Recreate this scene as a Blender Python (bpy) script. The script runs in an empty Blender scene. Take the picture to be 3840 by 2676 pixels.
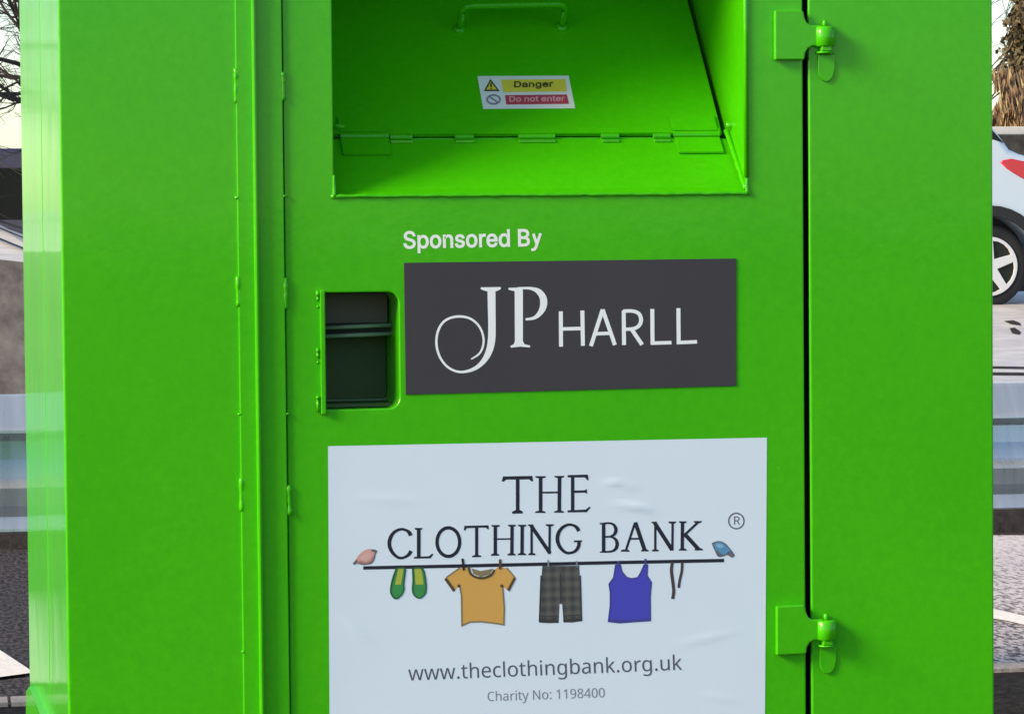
import bpy, bmesh, math, random
from mathutils import Vector, Matrix
from mathutils.geometry import tessellate_polygon

sc = bpy.context.scene
COL = sc.collection
R = math.radians
random.seed(7)

# ------------------------------------------------------------------ camera
CX, CY, CZ = -0.1986, -3.7991, 1.15
YAW, PITCH, ROLL, FPX = 0.191715, 0.042766, -0.009043, 12000.0
_cy, _sy = math.cos(YAW), math.sin(YAW)
_r = Vector((_cy, -_sy, 0)); _f = Vector((_sy, _cy, 0)); _u = Vector((0, 0, 1))
_fw = _f * math.cos(PITCH) - _u * math.sin(PITCH)
_up = _u * math.cos(PITCH) + _f * math.sin(PITCH)
CAM_R = _r * math.cos(ROLL) + _up * math.sin(ROLL)
CAM_U = _up * math.cos(ROLL) - _r * math.sin(ROLL)
CAM_F = _fw
CAM = Vector((CX, CY, CZ))
cam = bpy.data.cameras.new('camera')
cam.sensor_fit = 'HORIZONTAL'; cam.sensor_width = 36.0
cam.lens = FPX / 3840.0 * 36.0
cam.clip_start = 0.05; cam.clip_end = 3000
camo = bpy.data.objects.new('camera', cam); COL.objects.link(camo)
m = Matrix((CAM_R, CAM_U, -CAM_F)).transposed().to_4x4(); m.translation = CAM
camo.matrix_world = m
sc.camera = camo

# ------------------------------------------------------------------ light
SUN = Vector((-0.84, -0.22, 0.48)).normalized()      # towards the sun
SUN_EL = math.asin(SUN.z); SUN_AZ = math.atan2(SUN.x, SUN.y)
w = bpy.data.worlds.new("World"); sc.world = w; w.use_nodes = True
nt = w.node_tree; bg = nt.nodes['Background']
sky = nt.nodes.new('ShaderNodeTexSky'); sky.sky_type = 'NISHITA'
sky.sun_disc = False; sky.sun_elevation = SUN_EL; sky.sun_rotation = SUN_AZ
sky.air_density = 1.0; sky.dust_density = 0.6; sky.ozone_density = 1.0
nt.links.new(sky.outputs[0], bg.inputs[0]); bg.inputs[1].default_value = 0.15
sl = bpy.data.lights.new('sun', 'SUN'); sl.energy = 4.2; sl.angle = R(20); sl.color = (1.0, 0.77, 0.45)
so = bpy.data.objects.new('sun', sl); COL.objects.link(so)
so.rotation_euler = SUN.to_track_quat('Z', 'Y').to_euler()
so.location = (-6, -3, 8)
sc.view_settings.view_transform = 'Standard'; sc.view_settings.look = 'None'
sc.view_settings.exposure = 0.56
sc.view_settings.gamma = 1.0
sc.cycles.max_bounces = 8
sc.cycles.use_denoising = True

# ------------------------------------------------------------------ picture point -> place on a plane
def ray(px, py):
    return CAM_F * FPX + CAM_R * (px - 1920) - CAM_U * (py - 1338)
def P(px, py, y=0.0):                       # on the vertical plane at depth y
    d = ray(px, py); t = (y - CAM.y) / d.y
    return CAM + d * t
def G(px, py, z=0.0):                       # on the level plane at height z
    d = ray(px, py); t = (z - CAM.z) / d.z
    return CAM + d * t
def S(px, py, x=0.0):                       # on the plane of a side wall
    d = ray(px, py); t = (x - CAM.x) / d.x
    return CAM + d * t
def onplane(px, py, o, n):
    d = ray(px, py); t = (o - CAM).dot(n) / d.dot(n)
    return CAM + d * t

# ------------------------------------------------------------------ materials
def new_mat(name):
    mt = bpy.data.materials.new(name); mt.use_nodes = True
    return mt, mt.node_tree, mt.node_tree.nodes['Principled BSDF']
def mat(name, col, rough=0.5, metal=0.0, var=0.08, scale=8.0, bump=0.0, bscale=200.0, coat=0.0, coat_r=0.1, rvar=0.0, spec=0.5, stretch=None):
    mt, t, b = new_mat(name)
    b.inputs['Roughness'].default_value = rough; b.inputs['Metallic'].default_value = metal
    b.inputs['Specular IOR Level'].default_value = spec
    b.inputs['Coat Weight'].default_value = coat; b.inputs['Coat Roughness'].default_value = coat_r
    tc = t.nodes.new('ShaderNodeTexCoord'); src = tc.outputs['Object']
    if stretch:
        mp = t.nodes.new('ShaderNodeMapping'); mp.inputs['Scale'].default_value = stretch
        t.links.new(src, mp.inputs[0]); src = mp.outputs[0]
    n = t.nodes.new('ShaderNodeTexNoise'); n.inputs['Scale'].default_value = scale; n.inputs['Detail'].default_value = 6
    t.links.new(src, n.inputs['Vector'])
    mx = t.nodes.new('ShaderNodeMix'); mx.data_type = 'RGBA'
    mx.inputs[6].default_value = (*[c * (1 - var) for c in col], 1); mx.inputs[7].default_value = (*[min(1, c * (1 + var)) for c in col], 1)
    t.links.new(n.outputs['Fac'], mx.inputs[0]); t.links.new(mx.outputs[2], b.inputs['Base Color'])
    if rvar:
        mr = t.nodes.new('ShaderNodeMapRange'); mr.inputs[3].default_value = max(0, rough - rvar); mr.inputs[4].default_value = rough + rvar
        t.links.new(n.outputs['Fac'], mr.inputs[0]); t.links.new(mr.outputs[0], b.inputs['Roughness'])
    if bump:
        n2 = t.nodes.new('ShaderNodeTexNoise'); n2.inputs['Scale'].default_value = bscale; n2.inputs['Detail'].default_value = 4
        t.links.new(src, n2.inputs['Vector'])
        bp = t.nodes.new('ShaderNodeBump'); bp.inputs['Strength'].default_value = bump; bp.inputs['Distance'].default_value = 0.002
        t.links.new(n2.outputs['Fac'], bp.inputs['Height']); t.links.new(bp.outputs[0], b.inputs['Normal'])
    return mt

def paint():
    mt, t, b = new_mat('green_paint')
    L = t.links.new
    b.inputs['Roughness'].default_value = 0.38; b.inputs['Coat Weight'].default_value = 0.45; b.inputs['Coat Roughness'].default_value = 0.07
    b.inputs['Specular IOR Level'].default_value = 0.15
    tc = t.nodes.new('ShaderNodeTexCoord')
    n = t.nodes.new('ShaderNodeTexNoise'); n.inputs['Scale'].default_value = 3.2; n.inputs['Detail'].default_value = 5
    L(tc.outputs['Object'], n.inputs['Vector'])
    mx = t.nodes.new('ShaderNodeMix'); mx.data_type = 'RGBA'
    mx.inputs[6].default_value = (0.038, 0.430, 0.0008, 1); mx.inputs[7].default_value = (0.066, 0.525, 0.0016, 1)
    nf = t.nodes.new('ShaderNodeTexNoise'); nf.inputs['Scale'].default_value = 95; nf.inputs['Detail'].default_value = 4; nf.inputs['Roughness'].default_value = 0.7
    L(tc.outputs['Object'], nf.inputs['Vector'])
    am = t.nodes.new('ShaderNodeMath'); am.operation = 'MULTIPLY_ADD'; am.use_clamp = True; am.inputs[1].default_value = 1.3; L(nf.outputs['Fac'], am.inputs[0])
    sm = t.nodes.new('ShaderNodeMath'); sm.operation = 'SUBTRACT'; sm.inputs[1].default_value = 0.65; L(n.outputs['Fac'], sm.inputs[0]); L(sm.outputs[0], am.inputs[2])
    L(am.outputs[0], mx.inputs[0])
    # dust nibs in the sprayed coat
    v = t.nodes.new('ShaderNodeTexVoronoi'); v.inputs['Scale'].default_value = 46.0
    L(tc.outputs['Object'], v.inputs['Vector'])
    cr = t.nodes.new('ShaderNodeMapRange'); cr.inputs[1].default_value = 0.055; cr.inputs[2].default_value = 0.11; cr.inputs[3].default_value = 1; cr.inputs[4].default_value = 0
    L(v.outputs['Distance'], cr.inputs[0])
    n3 = t.nodes.new('ShaderNodeTexNoise'); n3.inputs['Scale'].default_value = 9.0
    L(tc.outputs['Object'], n3.inputs['Vector'])
    th = t.nodes.new('ShaderNodeMapRange'); th.inputs[1].default_value = 0.55; th.inputs[2].default_value = 0.7
    L(n3.outputs['Fac'], th.inputs[0])
    mu = t.nodes.new('ShaderNodeMath'); mu.operation = 'MULTIPLY'; L(cr.outputs[0], mu.inputs[0]); L(th.outputs[0], mu.inputs[1])
    mu2 = t.nodes.new('ShaderNodeMath'); mu2.operation = 'MULTIPLY'; mu2.inputs[1].default_value = 0.42; L(mu.outputs[0], mu2.inputs[0])
    mx2 = t.nodes.new('ShaderNodeMix'); mx2.data_type = 'RGBA'; mx2.inputs[7].default_value = (0.16, 0.56, 0.08, 1)
    L(mu2.outputs[0], mx2.inputs[0]); L(mx.outputs[2], mx2.inputs[6]); L(mx2.outputs[2], b.inputs['Base Color'])
    mr = t.nodes.new('ShaderNodeMapRange'); mr.inputs[3].default_value = 0.28; mr.inputs[4].default_value = 0.46
    L(n3.outputs['Fac'], mr.inputs[0]); L(mr.outputs[0], b.inputs['Roughness'])
    n2 = t.nodes.new('ShaderNodeTexNoise'); n2.inputs['Scale'].default_value = 170; n2.inputs['Detail'].default_value = 3
    n4 = t.nodes.new('ShaderNodeTexNoise'); n4.inputs['Scale'].default_value = 5; n4.inputs['Detail'].default_value = 2
    L(tc.outputs['Object'], n2.inputs['Vector']); L(tc.outputs['Object'], n4.inputs['Vector'])
    b1 = t.nodes.new('ShaderNodeBump'); b1.inputs['Strength'].default_value = 0.09; b1.inputs['Distance'].default_value = 0.0006
    b2 = t.nodes.new('ShaderNodeBump'); b2.inputs['Strength'].default_value = 0.10; b2.inputs['Distance'].default_value = 0.008
    L(n2.outputs['Fac'], b1.inputs['Height']); L(n4.outputs['Fac'], b2.inputs['Height']); L(b2.outputs[0], b1.inputs['Normal'])
    L(b1.outputs[0], b.inputs['Normal']); L(b1.outputs[0], b.inputs['Coat Normal'])
    return mt

M = {}
M['paint'] = paint()
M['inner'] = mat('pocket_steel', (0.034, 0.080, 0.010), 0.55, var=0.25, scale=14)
M['innergrey'] = mat('bare_steel_plate', (0.115, 0.098, 0.074), 0.5, var=0.2, scale=14)
M['barsteel'] = mat('worn_steel_bar', (0.22, 0.30, 0.21), 0.4, var=0.2, scale=30)
M['dark'] = mat('dark_gap', (0.006, 0.012, 0.006), 0.8)
M['white_vinyl'] = mat('white_vinyl', (0.67, 0.82, 0.98), 0.42, var=0.03, scale=6, bump=0.12, bscale=14, coat=0.15, coat_r=0.25)
M['grey_vinyl'] = mat('charcoal_vinyl', (0.040, 0.038, 0.048), 0.42, var=0.10, scale=7, bump=0.05, bscale=60)
M['ink_white'] = mat('white_ink', (0.82, 0.90, 1.0), 0.45, var=0.02)
M['ink_soft'] = mat('pale_grey_ink', (0.50, 0.49, 0.54), 0.45, var=0.03)
M['ink_navy'] = mat('navy_ink', (0.008, 0.011, 0.026), 0.5, var=0.05)
M['ink_grey'] = mat('slate_ink', (0.085, 0.10, 0.14), 0.5, var=0.05)
M['ink_pale'] = mat('faded_ink', (0.20, 0.23, 0.29), 0.5, var=0.05)
M['letter_white'] = mat('white_cut_vinyl', (0.82, 0.92, 0.90), 0.4, var=0.02)
M['yellow'] = mat('yellow_print', (0.76, 0.62, 0.06), 0.5, var=0.08, scale=40)
M['red'] = mat('red_print', (0.50, 0.05, 0.085), 0.5, var=0.06, scale=40)
M['pinkish'] = mat('pink_print', (0.80, 0.36, 0.40), 0.5, var=0.04)
M['olive'] = mat('black_print', (0.06, 0.055, 0.02), 0.5)
M['mauve'] = mat('grey_print', (0.27, 0.24, 0.30), 0.5)
M['sticker'] = mat('white_sticker', (0.78, 0.80, 0.76), 0.4, var=0.03)
M['tshirt'] = mat('mustard_print', (0.60, 0.36, 0.085), 0.5, var=0.06, scale=12)
M['tline'] = mat('olive_line', (0.22, 0.19, 0.10), 0.5)
M['tcuff'] = mat('brown_print', (0.085, 0.055, 0.022), 0.5)
M['vest'] = mat('violet_print', (0.055, 0.058, 0.52), 0.5, var=0.06, scale=12)
M['vestline'] = mat('deep_violet_line', (0.05, 0.052, 0.30), 0.5)
M['shoe_in'] = mat('lime_print', (0.36, 0.45, 0.055), 0.5, var=0.1, scale=60)
M['shoe'] = mat('green_print', (0.035, 0.27, 0.07), 0.5, var=0.15, scale=60)
M['shoeline'] = mat('deep_green_line', (0.02, 0.10, 0.05), 0.5)
M['belt'] = mat('belt_print', (0.065, 0.04, 0.042), 0.5)
M['pinkbird'] = mat('salmon_print', (0.60, 0.34, 0.33), 0.5, var=0.2, scale=60)
M['bluebird'] = mat('sky_print', (0.09, 0.29, 0.52), 0.5, var=0.25, scale=60)
M['bluebelly'] = mat('slate_blue_print', (0.09, 0.13, 0.27), 0.5, var=0.1)
M['pinkbelly'] = mat('rust_print', (0.36, 0.20, 0.18), 0.5, var=0.1)
M['birdglow'] = mat('pale_wing_print', (0.22, 0.45, 0.68), 0.5, var=0.1)
M['pinkglow'] = mat('pale_breast_print', (0.68, 0.43, 0.42), 0.5, var=0.1)
M['birdline'] = mat('feather_line', (0.13, 0.13, 0.15), 0.5)
def plaid():
    mt, t, b = new_mat('plaid_print'); L = t.links.new
    tc = t.nodes.new('ShaderNodeTexCoord')
    outs = []
    for ax in ('X', 'Z'):
        wv = t.nodes.new('ShaderNodeTexWave'); wv.wave_type = 'BANDS'; wv.bands_direction = ax
        wv.inputs['Scale'].default_value = 26; wv.inputs['Distortion'].default_value = 0.4
        L(tc.outputs['Object'], wv.inputs['Vector']); outs.append(wv)
    ad = t.nodes.new('ShaderNodeMath'); L(outs[0].outputs['Fac'], ad.inputs[0]); L(outs[1].outputs['Fac'], ad.inputs[1])
    mr = t.nodes.new('ShaderNodeMapRange'); mr.inputs[2].default_value = 2; L(ad.outputs[0], mr.inputs[0])
    mx = t.nodes.new('ShaderNodeMix'); mx.data_type = 'RGBA'
    mx.inputs[6].default_value = (0.036, 0.042, 0.048, 1); mx.inputs[7].default_value = (0.105, 0.112, 0.105, 1)
    L(mr.outputs[0], mx.inputs[0]); L(mx.outputs[2], b.inputs['Base Color']); b.inputs['Roughness'].default_value = 0.5
    return mt
M['plaid'] = plaid()
M['plaidline'] = mat('charcoal_line', (0.030, 0.036, 0.042), 0.5)
M['galv'] = mat('galvanised_steel', (0.58, 0.63, 0.68), 0.30, metal=0.6, var=0.25, scale=5, rvar=0.1, stretch=(9, 1, 0.8))
M['galvpost'] = mat('galvanised_post', (0.40, 0.43, 0.45), 0.5, metal=0.5, var=0.2)
M['carwhite'] = mat('white_car_paint', (0.56, 0.67, 0.79), 0.3, coat=1.0, coat_r=0.03, var=0.01)
M['carnavy'] = mat('navy_car_paint', (0.035, 0.032, 0.075), 0.3, coat=1.0, coat_r=0.05, var=0.05)
M['glass'] = mat('car_glass', (0.006, 0.008, 0.010), 0.12, var=0.05, spec=0.25)
M['tyre'] = mat('tyre_rubber', (0.012, 0.012, 0.013), 0.75, var=0.2)
M['clad'] = mat('black_cladding', (0.012, 0.012, 0.014), 0.55, var=0.2)
M['alloy'] = mat('alloy_rim', (0.80, 0.80, 0.82), 0.25, metal=0.35, var=0.03)
M['tail'] = mat('red_lens', (0.55, 0.008, 0.035), 0.12, coat=1.0, var=0.15, scale=3)
M['lampwhite'] = mat('clear_lens', (0.75, 0.78, 0.8), 0.1, coat=1.0, var=0.05)
M['bark'] = mat('grey_bark', (0.035, 0.031, 0.029), 0.9, var=0.35, scale=6)
M['bark_brown'] = mat('brown_bark', (0.10, 0.075, 0.05), 0.9, var=0.35, scale=6)
M['leaf_olive'] = mat('olive_leaf', (0.105, 0.083, 0.042), 0.7, var=0.5, scale=3)
M['leaf_brown'] = mat('dry_leaf', (0.20, 0.125, 0.075), 0.8, var=0.5, scale=3)
M['leaf_tan'] = mat('tan_stem', (0.36, 0.29, 0.17), 0.8, var=0.35, scale=3)

def ground_mat(name, a, bcol, scale, rough, bump, thr=(0.35, 0.65), big=0.25, bdist=0.006, spec=0.5, stretch=None, fade=None):
    mt, t, b = new_mat(name); L = t.links.new
    tc = t.nodes.new('ShaderNodeTexCoord')
    n = t.nodes.new('ShaderNodeTexNoise'); n.inputs['Scale'].default_value = scale; n.inputs['Detail'].default_value = 5; n.inputs['Roughness'].default_value = 0.65
    g = t.nodes.new('ShaderNodeTexNoise'); g.inputs['Scale'].default_value = 0.9; g.inputs['Detail'].default_value = 4
    L(tc.outputs['Object'], g.inputs['Vector'])
    if stretch:
        mp = t.nodes.new('ShaderNodeMapping'); mp.inputs['Scale'].default_value = stretch
        L(tc.outputs['Object'], mp.inputs[0]); L(mp.outputs[0], n.inputs['Vector'])
    else: L(tc.outputs['Object'], n.inputs['Vector'])
    mr = t.nodes.new('ShaderNodeMapRange'); mr.inputs[1].default_value = thr[0]; mr.inputs[2].default_value = thr[1]
    L(n.outputs['Fac'], mr.inputs[0])
    mx = t.nodes.new('ShaderNodeMix'); mx.data_type = 'RGBA'; mx.inputs[6].default_value = (*a, 1); mx.inputs[7].default_value = (*bcol, 1)
    if fade:                                # wet sky sheen put into the colour, paler towards the far kerb
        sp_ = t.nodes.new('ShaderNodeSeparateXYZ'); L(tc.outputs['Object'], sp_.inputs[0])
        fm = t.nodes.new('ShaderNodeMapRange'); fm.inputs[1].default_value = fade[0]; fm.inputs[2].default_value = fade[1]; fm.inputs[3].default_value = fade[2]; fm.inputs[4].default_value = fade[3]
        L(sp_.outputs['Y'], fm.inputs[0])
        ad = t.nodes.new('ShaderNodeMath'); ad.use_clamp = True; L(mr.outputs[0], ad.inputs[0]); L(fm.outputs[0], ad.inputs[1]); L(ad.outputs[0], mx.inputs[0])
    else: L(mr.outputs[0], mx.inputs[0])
    hs = t.nodes.new('ShaderNodeMapRange'); hs.inputs[3].default_value = 1 - big; hs.inputs[4].default_value = 1 + big; L(g.outputs['Fac'], hs.inputs[0])
    hv = t.nodes.new('ShaderNodeHueSaturation'); L(hs.outputs[0], hv.inputs['Value']); L(mx.outputs[2], hv.inputs['Color'])
    L(hv.outputs[0], b.inputs['Base Color'])
    rr = t.nodes.new('ShaderNodeMapRange'); rr.inputs[3].default_value = max(0.02, rough - 0.15); rr.inputs[4].default_value = min(1, rough + 0.15); L(g.outputs['Fac'], rr.inputs[0])
    L(rr.outputs[0], b.inputs['Roughness']); b.inputs['Specular IOR Level'].default_value = spec
    bp = t.nodes.new('ShaderNodeBump'); bp.inputs['Strength'].default_value = bump; bp.inputs['Distance'].default_value = bdist
    L(n.outputs['Fac'], bp.inputs['Height']); L(bp.outputs[0], b.inputs['Normal'])
    return mt
M['asphalt'] = ground_mat('asphalt', (0.005, 0.0045, 0.005), (0.115, 0.10, 0.108), 75, 0.8, 1.0, thr=(0.40, 0.70), big=0.2, spec=0.25, stretch=(1, .35, 1))
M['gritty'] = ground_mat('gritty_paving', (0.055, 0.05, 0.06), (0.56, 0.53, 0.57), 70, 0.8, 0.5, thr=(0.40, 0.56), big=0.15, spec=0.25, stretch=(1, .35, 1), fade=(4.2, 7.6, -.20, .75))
M['road'] = ground_mat('pale_wet_road', (0.44, 0.43, 0.45), (0.66, 0.64, 0.66), 5, 0.38, 0.05, big=0.12)
M['bank'] = ground_mat('pale_paving', (0.52, 0.49, 0.47), (0.76, 0.73, 0.71), 4, 0.6, 0.2, big=0.15)
M['soil'] = ground_mat('dark_soil', (0.006, 0.0055, 0.005), (0.034, 0.03, 0.027), 50, 0.95, 0.9, big=0.2, spec=0.1)
M['kerbpale'] = ground_mat('kerb_concrete', (0.25, 0.23, 0.21), (0.42, 0.39, 0.37), 60, 0.8, 0.5)
M['kerbdark'] = ground_mat('kerb_stained', (0.012, 0.011, 0.012), (0.035, 0.03, 0.033), 40, 0.8, 0.5)
M['roadpaint'] = ground_mat('road_paint', (0.72, 0.70, 0.69), (0.86, 0.84, 0.83), 70, 0.6, 0.4, big=0.06)
M['tar'] = ground_mat('tar_seam', (0.012, 0.010, 0.011), (0.05, 0.04, 0.045), 20, 0.85, 0.2, spec=0.1)
M['wallstone'] = ground_mat('retaining_wall_render', (0.10, 0.09, 0.088), (0.24, 0.22, 0.215), 7, 0.85, 0.6, big=0.3)
M['palewall'] = ground_mat('pale_wall_render', (0.55, 0.54, 0.52), (0.68, 0.67, 0.65), 6, 0.8, 0.3, big=0.1)
M['plinth'] = ground_mat('dark_wall_base', (0.02, 0.02, 0.018), (0.06, 0.055, 0.05), 8, 0.8, 0.3)

# ------------------------------------------------------------------ object helpers
def rootloc(o):
    while o.parent: o = o.parent
    return o.location
def add(name, me, mt=None, parent=None, smooth=False):
    me.name = name
    if parent is not None: me.transform(Matrix.Translation(-rootloc(parent)))
    if mt is not None:
        me.materials.clear(); me.materials.append(mt)
    for p in me.polygons: p.use_smooth = smooth
    o = bpy.data.objects.new(name, me); COL.objects.link(o)
    if parent is not None: o.parent = parent
    return o
def thing(name, label, cat, loc=(0, 0, 0), group=None):
    o = bpy.data.objects.new(name, None); COL.objects.link(o); o.location = loc; o.empty_display_size = 0.2
    o['label'] = label; o['category'] = cat
    if group: o['group'] = group
    return o
def struct(o, kind='structure'):
    o['kind'] = kind; return o
def pymesh(verts, faces):
    me = bpy.data.meshes.new('m'); me.from_pydata([tuple(v) for v in verts], [], faces); me.validate(); me.update(); return me
def frombm(bm):
    bmesh.ops.recalc_face_normals(bm, faces=bm.faces)
    me = bpy.data.meshes.new('m'); bm.to_mesh(me); bm.free(); return me
def plate(polys, y0, thick, bevel=0.0, seg=2):
    """plate standing in the X-Z plane; front face at depth y0, back at y0+thick; polys [(x,z)...], extra ones are holes"""
    cu = bpy.data.curves.new('c', 'CURVE'); cu.dimensions = '2D'; cu.fill_mode = 'BOTH'
    for poly in polys:
        s = cu.splines.new('POLY'); s.points.add(len(poly) - 1)
        for p, q in zip(s.points, poly): p.co = (q[0], q[1], 0, 1)
        s.use_cyclic_u = True
    cu.bevel_depth = bevel; cu.bevel_resolution = seg - 1 if bevel else 0; cu.offset = -bevel
    cu.extrude = thick / 2 - bevel
    o = bpy.data.objects.new('c', cu); COL.objects.link(o)
    dg = bpy.context.evaluated_depsgraph_get()
    me = bpy.data.meshes.new_from_object(o.evaluated_get(dg))
    bpy.data.objects.remove(o); bpy.data.curves.remove(cu)
    me.transform(Matrix(((1, 0, 0, 0), (0, 0, -1, y0 + thick / 2), (0, 1, 0, 0), (0, 0, 0, 1))))
    return me
def XZ(pts, y=0.0):
    return [((q := P(a, b, y)).x, q.z) for a, b in pts]
def box_bm(bm, lo, hi, bev=0.0):
    g = bmesh.ops.create_cube(bm, size=1.0)
    vs = g['verts']
    for v in vs:
        v.co = Vector([lo[i] + (v.co[i] + 0.5) * (hi[i] - lo[i]) for i in range(3)])
    if bev:
        es = list({e for v in vs for e in v.link_edges})
        bmesh.ops.bevel(bm, geom=es, offset=bev, segments=2, affect='EDGES', profile=0.5)
def box(lo, hi, bev=0.0):
    bm = bmesh.new(); box_bm(bm, lo, hi, bev); return frombm(bm)
def tube_bm(bm, pts, rad, seg=8, cap=True):
    pts = [Vector(p) for p in pts]; n = len(pts)
    rads = rad if isinstance(rad, (list, tuple)) else [rad] * n
    rings = []; prev = None
    for i, p in enumerate(pts):
        d = (pts[min(i + 1, n - 1)] - pts[max(i - 1, 0)]).normalized()
        if prev is None:
            a = d.orthogonal().normalized()
        else:
            a = (prev - d * prev.dot(d))
            a = a.normalized() if a.length > 1e-6 else d.orthogonal().normalized()
        prev = a; b = d.cross(a)
        rings.append([bm.verts.new(p + (a * math.cos(2 * math.pi * k / seg) + b * math.sin(2 * math.pi * k / seg)) * rads[i]) for k in range(seg)])
    for i in range(n - 1):
        for k in range(seg):
            bm.faces.new((rings[i][k], rings[i][(k + 1) % seg], rings[i + 1][(k + 1) % seg], rings[i + 1][k]))
    if cap:
        bm.faces.new(rings[0][::-1]); bm.faces.new(rings[-1])
def tube(pts, rad, seg=10):
    bm = bmesh.new(); tube_bm(bm, pts, rad, seg); return frombm(bm)
def lathe(profile, centre, axis, seg=32):
    """profile [(r, h)] turned about axis through centre"""
    axis = Vector(axis).normalized(); a = axis.orthogonal().normalized(); b = axis.cross(a); c = Vector(centre)
    bm = bmesh.new(); rings = []
    for r, h in profile:
        rings.append([bm.verts.new(c + axis * h + (a * math.cos(2 * math.pi * k / seg) + b * math.sin(2 * math.pi * k / seg)) * max(r, 1e-5)) for k in range(seg)])
    for i in range(len(rings) - 1):
        for k in range(seg): bm.faces.new((rings[i][k], rings[i][(k + 1) % seg], rings[i + 1][(k + 1) % seg], rings[i + 1][k]))
    bm.faces.new(rings[0][::-1]); bm.faces.new(rings[-1])
    return frombm(bm)

# ---- flat print: polygons in sheet coordinates, laid on a sticker by a mapping
def stroke(pts, wd):
    pts = [Vector(p) for p in pts]; n = len(pts)
    ws = wd if isinstance(wd, (list, tuple)) else [wd] * n
    Lf, Rt = [], []
    for i, p in enumerate(pts):
        d0 = (p - pts[i - 1]).normalized() if i > 0 else None
        d1 = (pts[i + 1] - p).normalized() if i < n - 1 else None
        d = ((d0 or Vector((0, 0))) + (d1 or Vector((0, 0))))
        d = d.normalized() if d.length > 1e-6 else (d0 or d1)
        nrm = Vector((-d.y, d.x)); k = 1.0
        if d0 and d1: k = 1.0 / max(0.5, d.dot(d1))
        Lf.append(tuple(p + nrm * ws[i] / 2 * k)); Rt.append(tuple(p - nrm * ws[i] / 2 * k))
    return [Lf + Rt[::-1]]
def bar(x0, y0, x1, y1): return [[(x0, y0), (x1, y0), (x1, y1), (x0, y1)]]
def smooth_path(pts, k=4):
    out = []; n = len(pts)
    for i in range(n - 1):
        p0, p1, p2, p3 = pts[max(i - 1, 0)], pts[i], pts[i + 1], pts[min(i + 2, n - 1)]
        for j in range(k):
            t = j / k; t2 = t * t; t3 = t2 * t
            out.append(tuple(0.5 * (2 * b + (c - a) * t + (2 * a - 5 * b + 4 * c - d) * t2 + (3 * b - a - 3 * c + d) * t3) for a, b, c, d in zip(p0, p1, p2, p3)))
    out.append(tuple(pts[-1])); return out
def curve_stroke(ptsw, k=4):
    s = smooth_path(ptsw, k)
    return stroke([(a, b) for a, b, c in s], [c for a, b, c in s])
def ellipse(cx, cy, rx, ry, n=36, a0=0, a1=360):
    return [(cx + rx * math.cos(R(a0 + (a1 - a0) * i / n)), cy + ry * math.sin(R(a0 + (a1 - a0) * i / n))) for i in range(n + (0 if a1 - a0 == 360 else 1))]
def ring(cx, cy, rx, ry, wd, n=40):
    return [ellipse(cx, cy, rx + wd / 2, ry + wd / 2, n), ellipse(cx, cy, rx - wd / 2, ry - wd / 2, n)]
def ink(shapes, place, depth, normal=Vector((0, -1, 0)), step=3e-6):
    """shapes: list of [outline, hole, hole..]; place(px,py) -> point on the sticker; lifted along normal, later shapes a hair higher"""
    V, F = [], []
    for i, sh in enumerate(shapes):
        loops = [[place(*q) + normal * (depth + step * (i % 40)) for q in lp] for lp in sh]
        base = len(V); flat = [v for lp in loops for v in lp]; V += flat
        for tri in tessellate_polygon(loops):
            a, b, c = (base + t for t in tri)
            n = (V[b] - V[a]).cross(V[c] - V[a])
            if n.length < 1e-14: continue
            F.append((a, b, c) if n.dot(normal) > 0 else (a, c, b))
    return pymesh(V, F)
def text(font, s, p0, p1, cap, embolden=1.0):
    """string set between two baseline ends (sheet coordinates, y down)"""
    g = GLYPH[font]; tot = sum(g[c][0] for c in s)
    p0, p1 = Vector(p0), Vector(p1); d = (p1 - p0); k = d.length / tot; d.normalize(); up = Vector((d.y, -d.x)) * (cap / CAPH[font]); d = d * k
    x = 0; out = []
    for c in s:
        if len(g[c]) > 1:
            sh = []
            for fl in g[c][1:]:
                sh.append([tuple(p0 + d * (x + fl[i]) + up * fl[i + 1]) for i in range(0, len(fl), 2)])
            out += split_islands(sh)
        x += g[c][0]
    return out
def bold(shapes, wd):
    out = []
    for sh in shapes:
        new = []
        for k, lp in enumerate(sh):
            pts = [Vector(p) for p in lp]; n = len(pts); s = (1 if area(lp) > 0 else -1) * (1 if k == 0 else -1); q = []
            for i in range(n):
                a, c, d = pts[i - 1], pts[i], pts[(i + 1) % n]
                e0, e1 = (c - a).normalized(), (d - c).normalized()
                n0, n1 = Vector((e0.y, -e0.x)), Vector((e1.y, -e1.x)); m_ = n0 + n1
                if m_.length < 1e-4: m_ = n0
                m_.normalize(); q.append(tuple(c + m_ * s * wd / 2 / max(.55, m_.dot(n0))))
            new.append(q)
        out.append(new)
    return out
def area(lp): return 0.5 * sum(a[0] * b[1] - b[0] * a[1] for a, b in zip(lp, lp[1:] + lp[:1]))
def inside(p, lp):
    r = False
    for a, b in zip(lp, lp[1:] + lp[:1]):
        if (a[1] > p[1]) != (b[1] > p[1]) and p[0] < (b[0] - a[0]) * (p[1] - a[1]) / (b[1] - a[1]) + a[0]: r = not r
    return r
def split_islands(loops):
    outer = []
    for lp in sorted(loops, key=lambda l: -abs(area(l))):
        for o in outer:
            if inside(lp[0], o[0]): o.append(lp); break
        else: outer.append([lp])
    return outer
CAPH = {'noto': 480, 'inter': 509}

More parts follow.
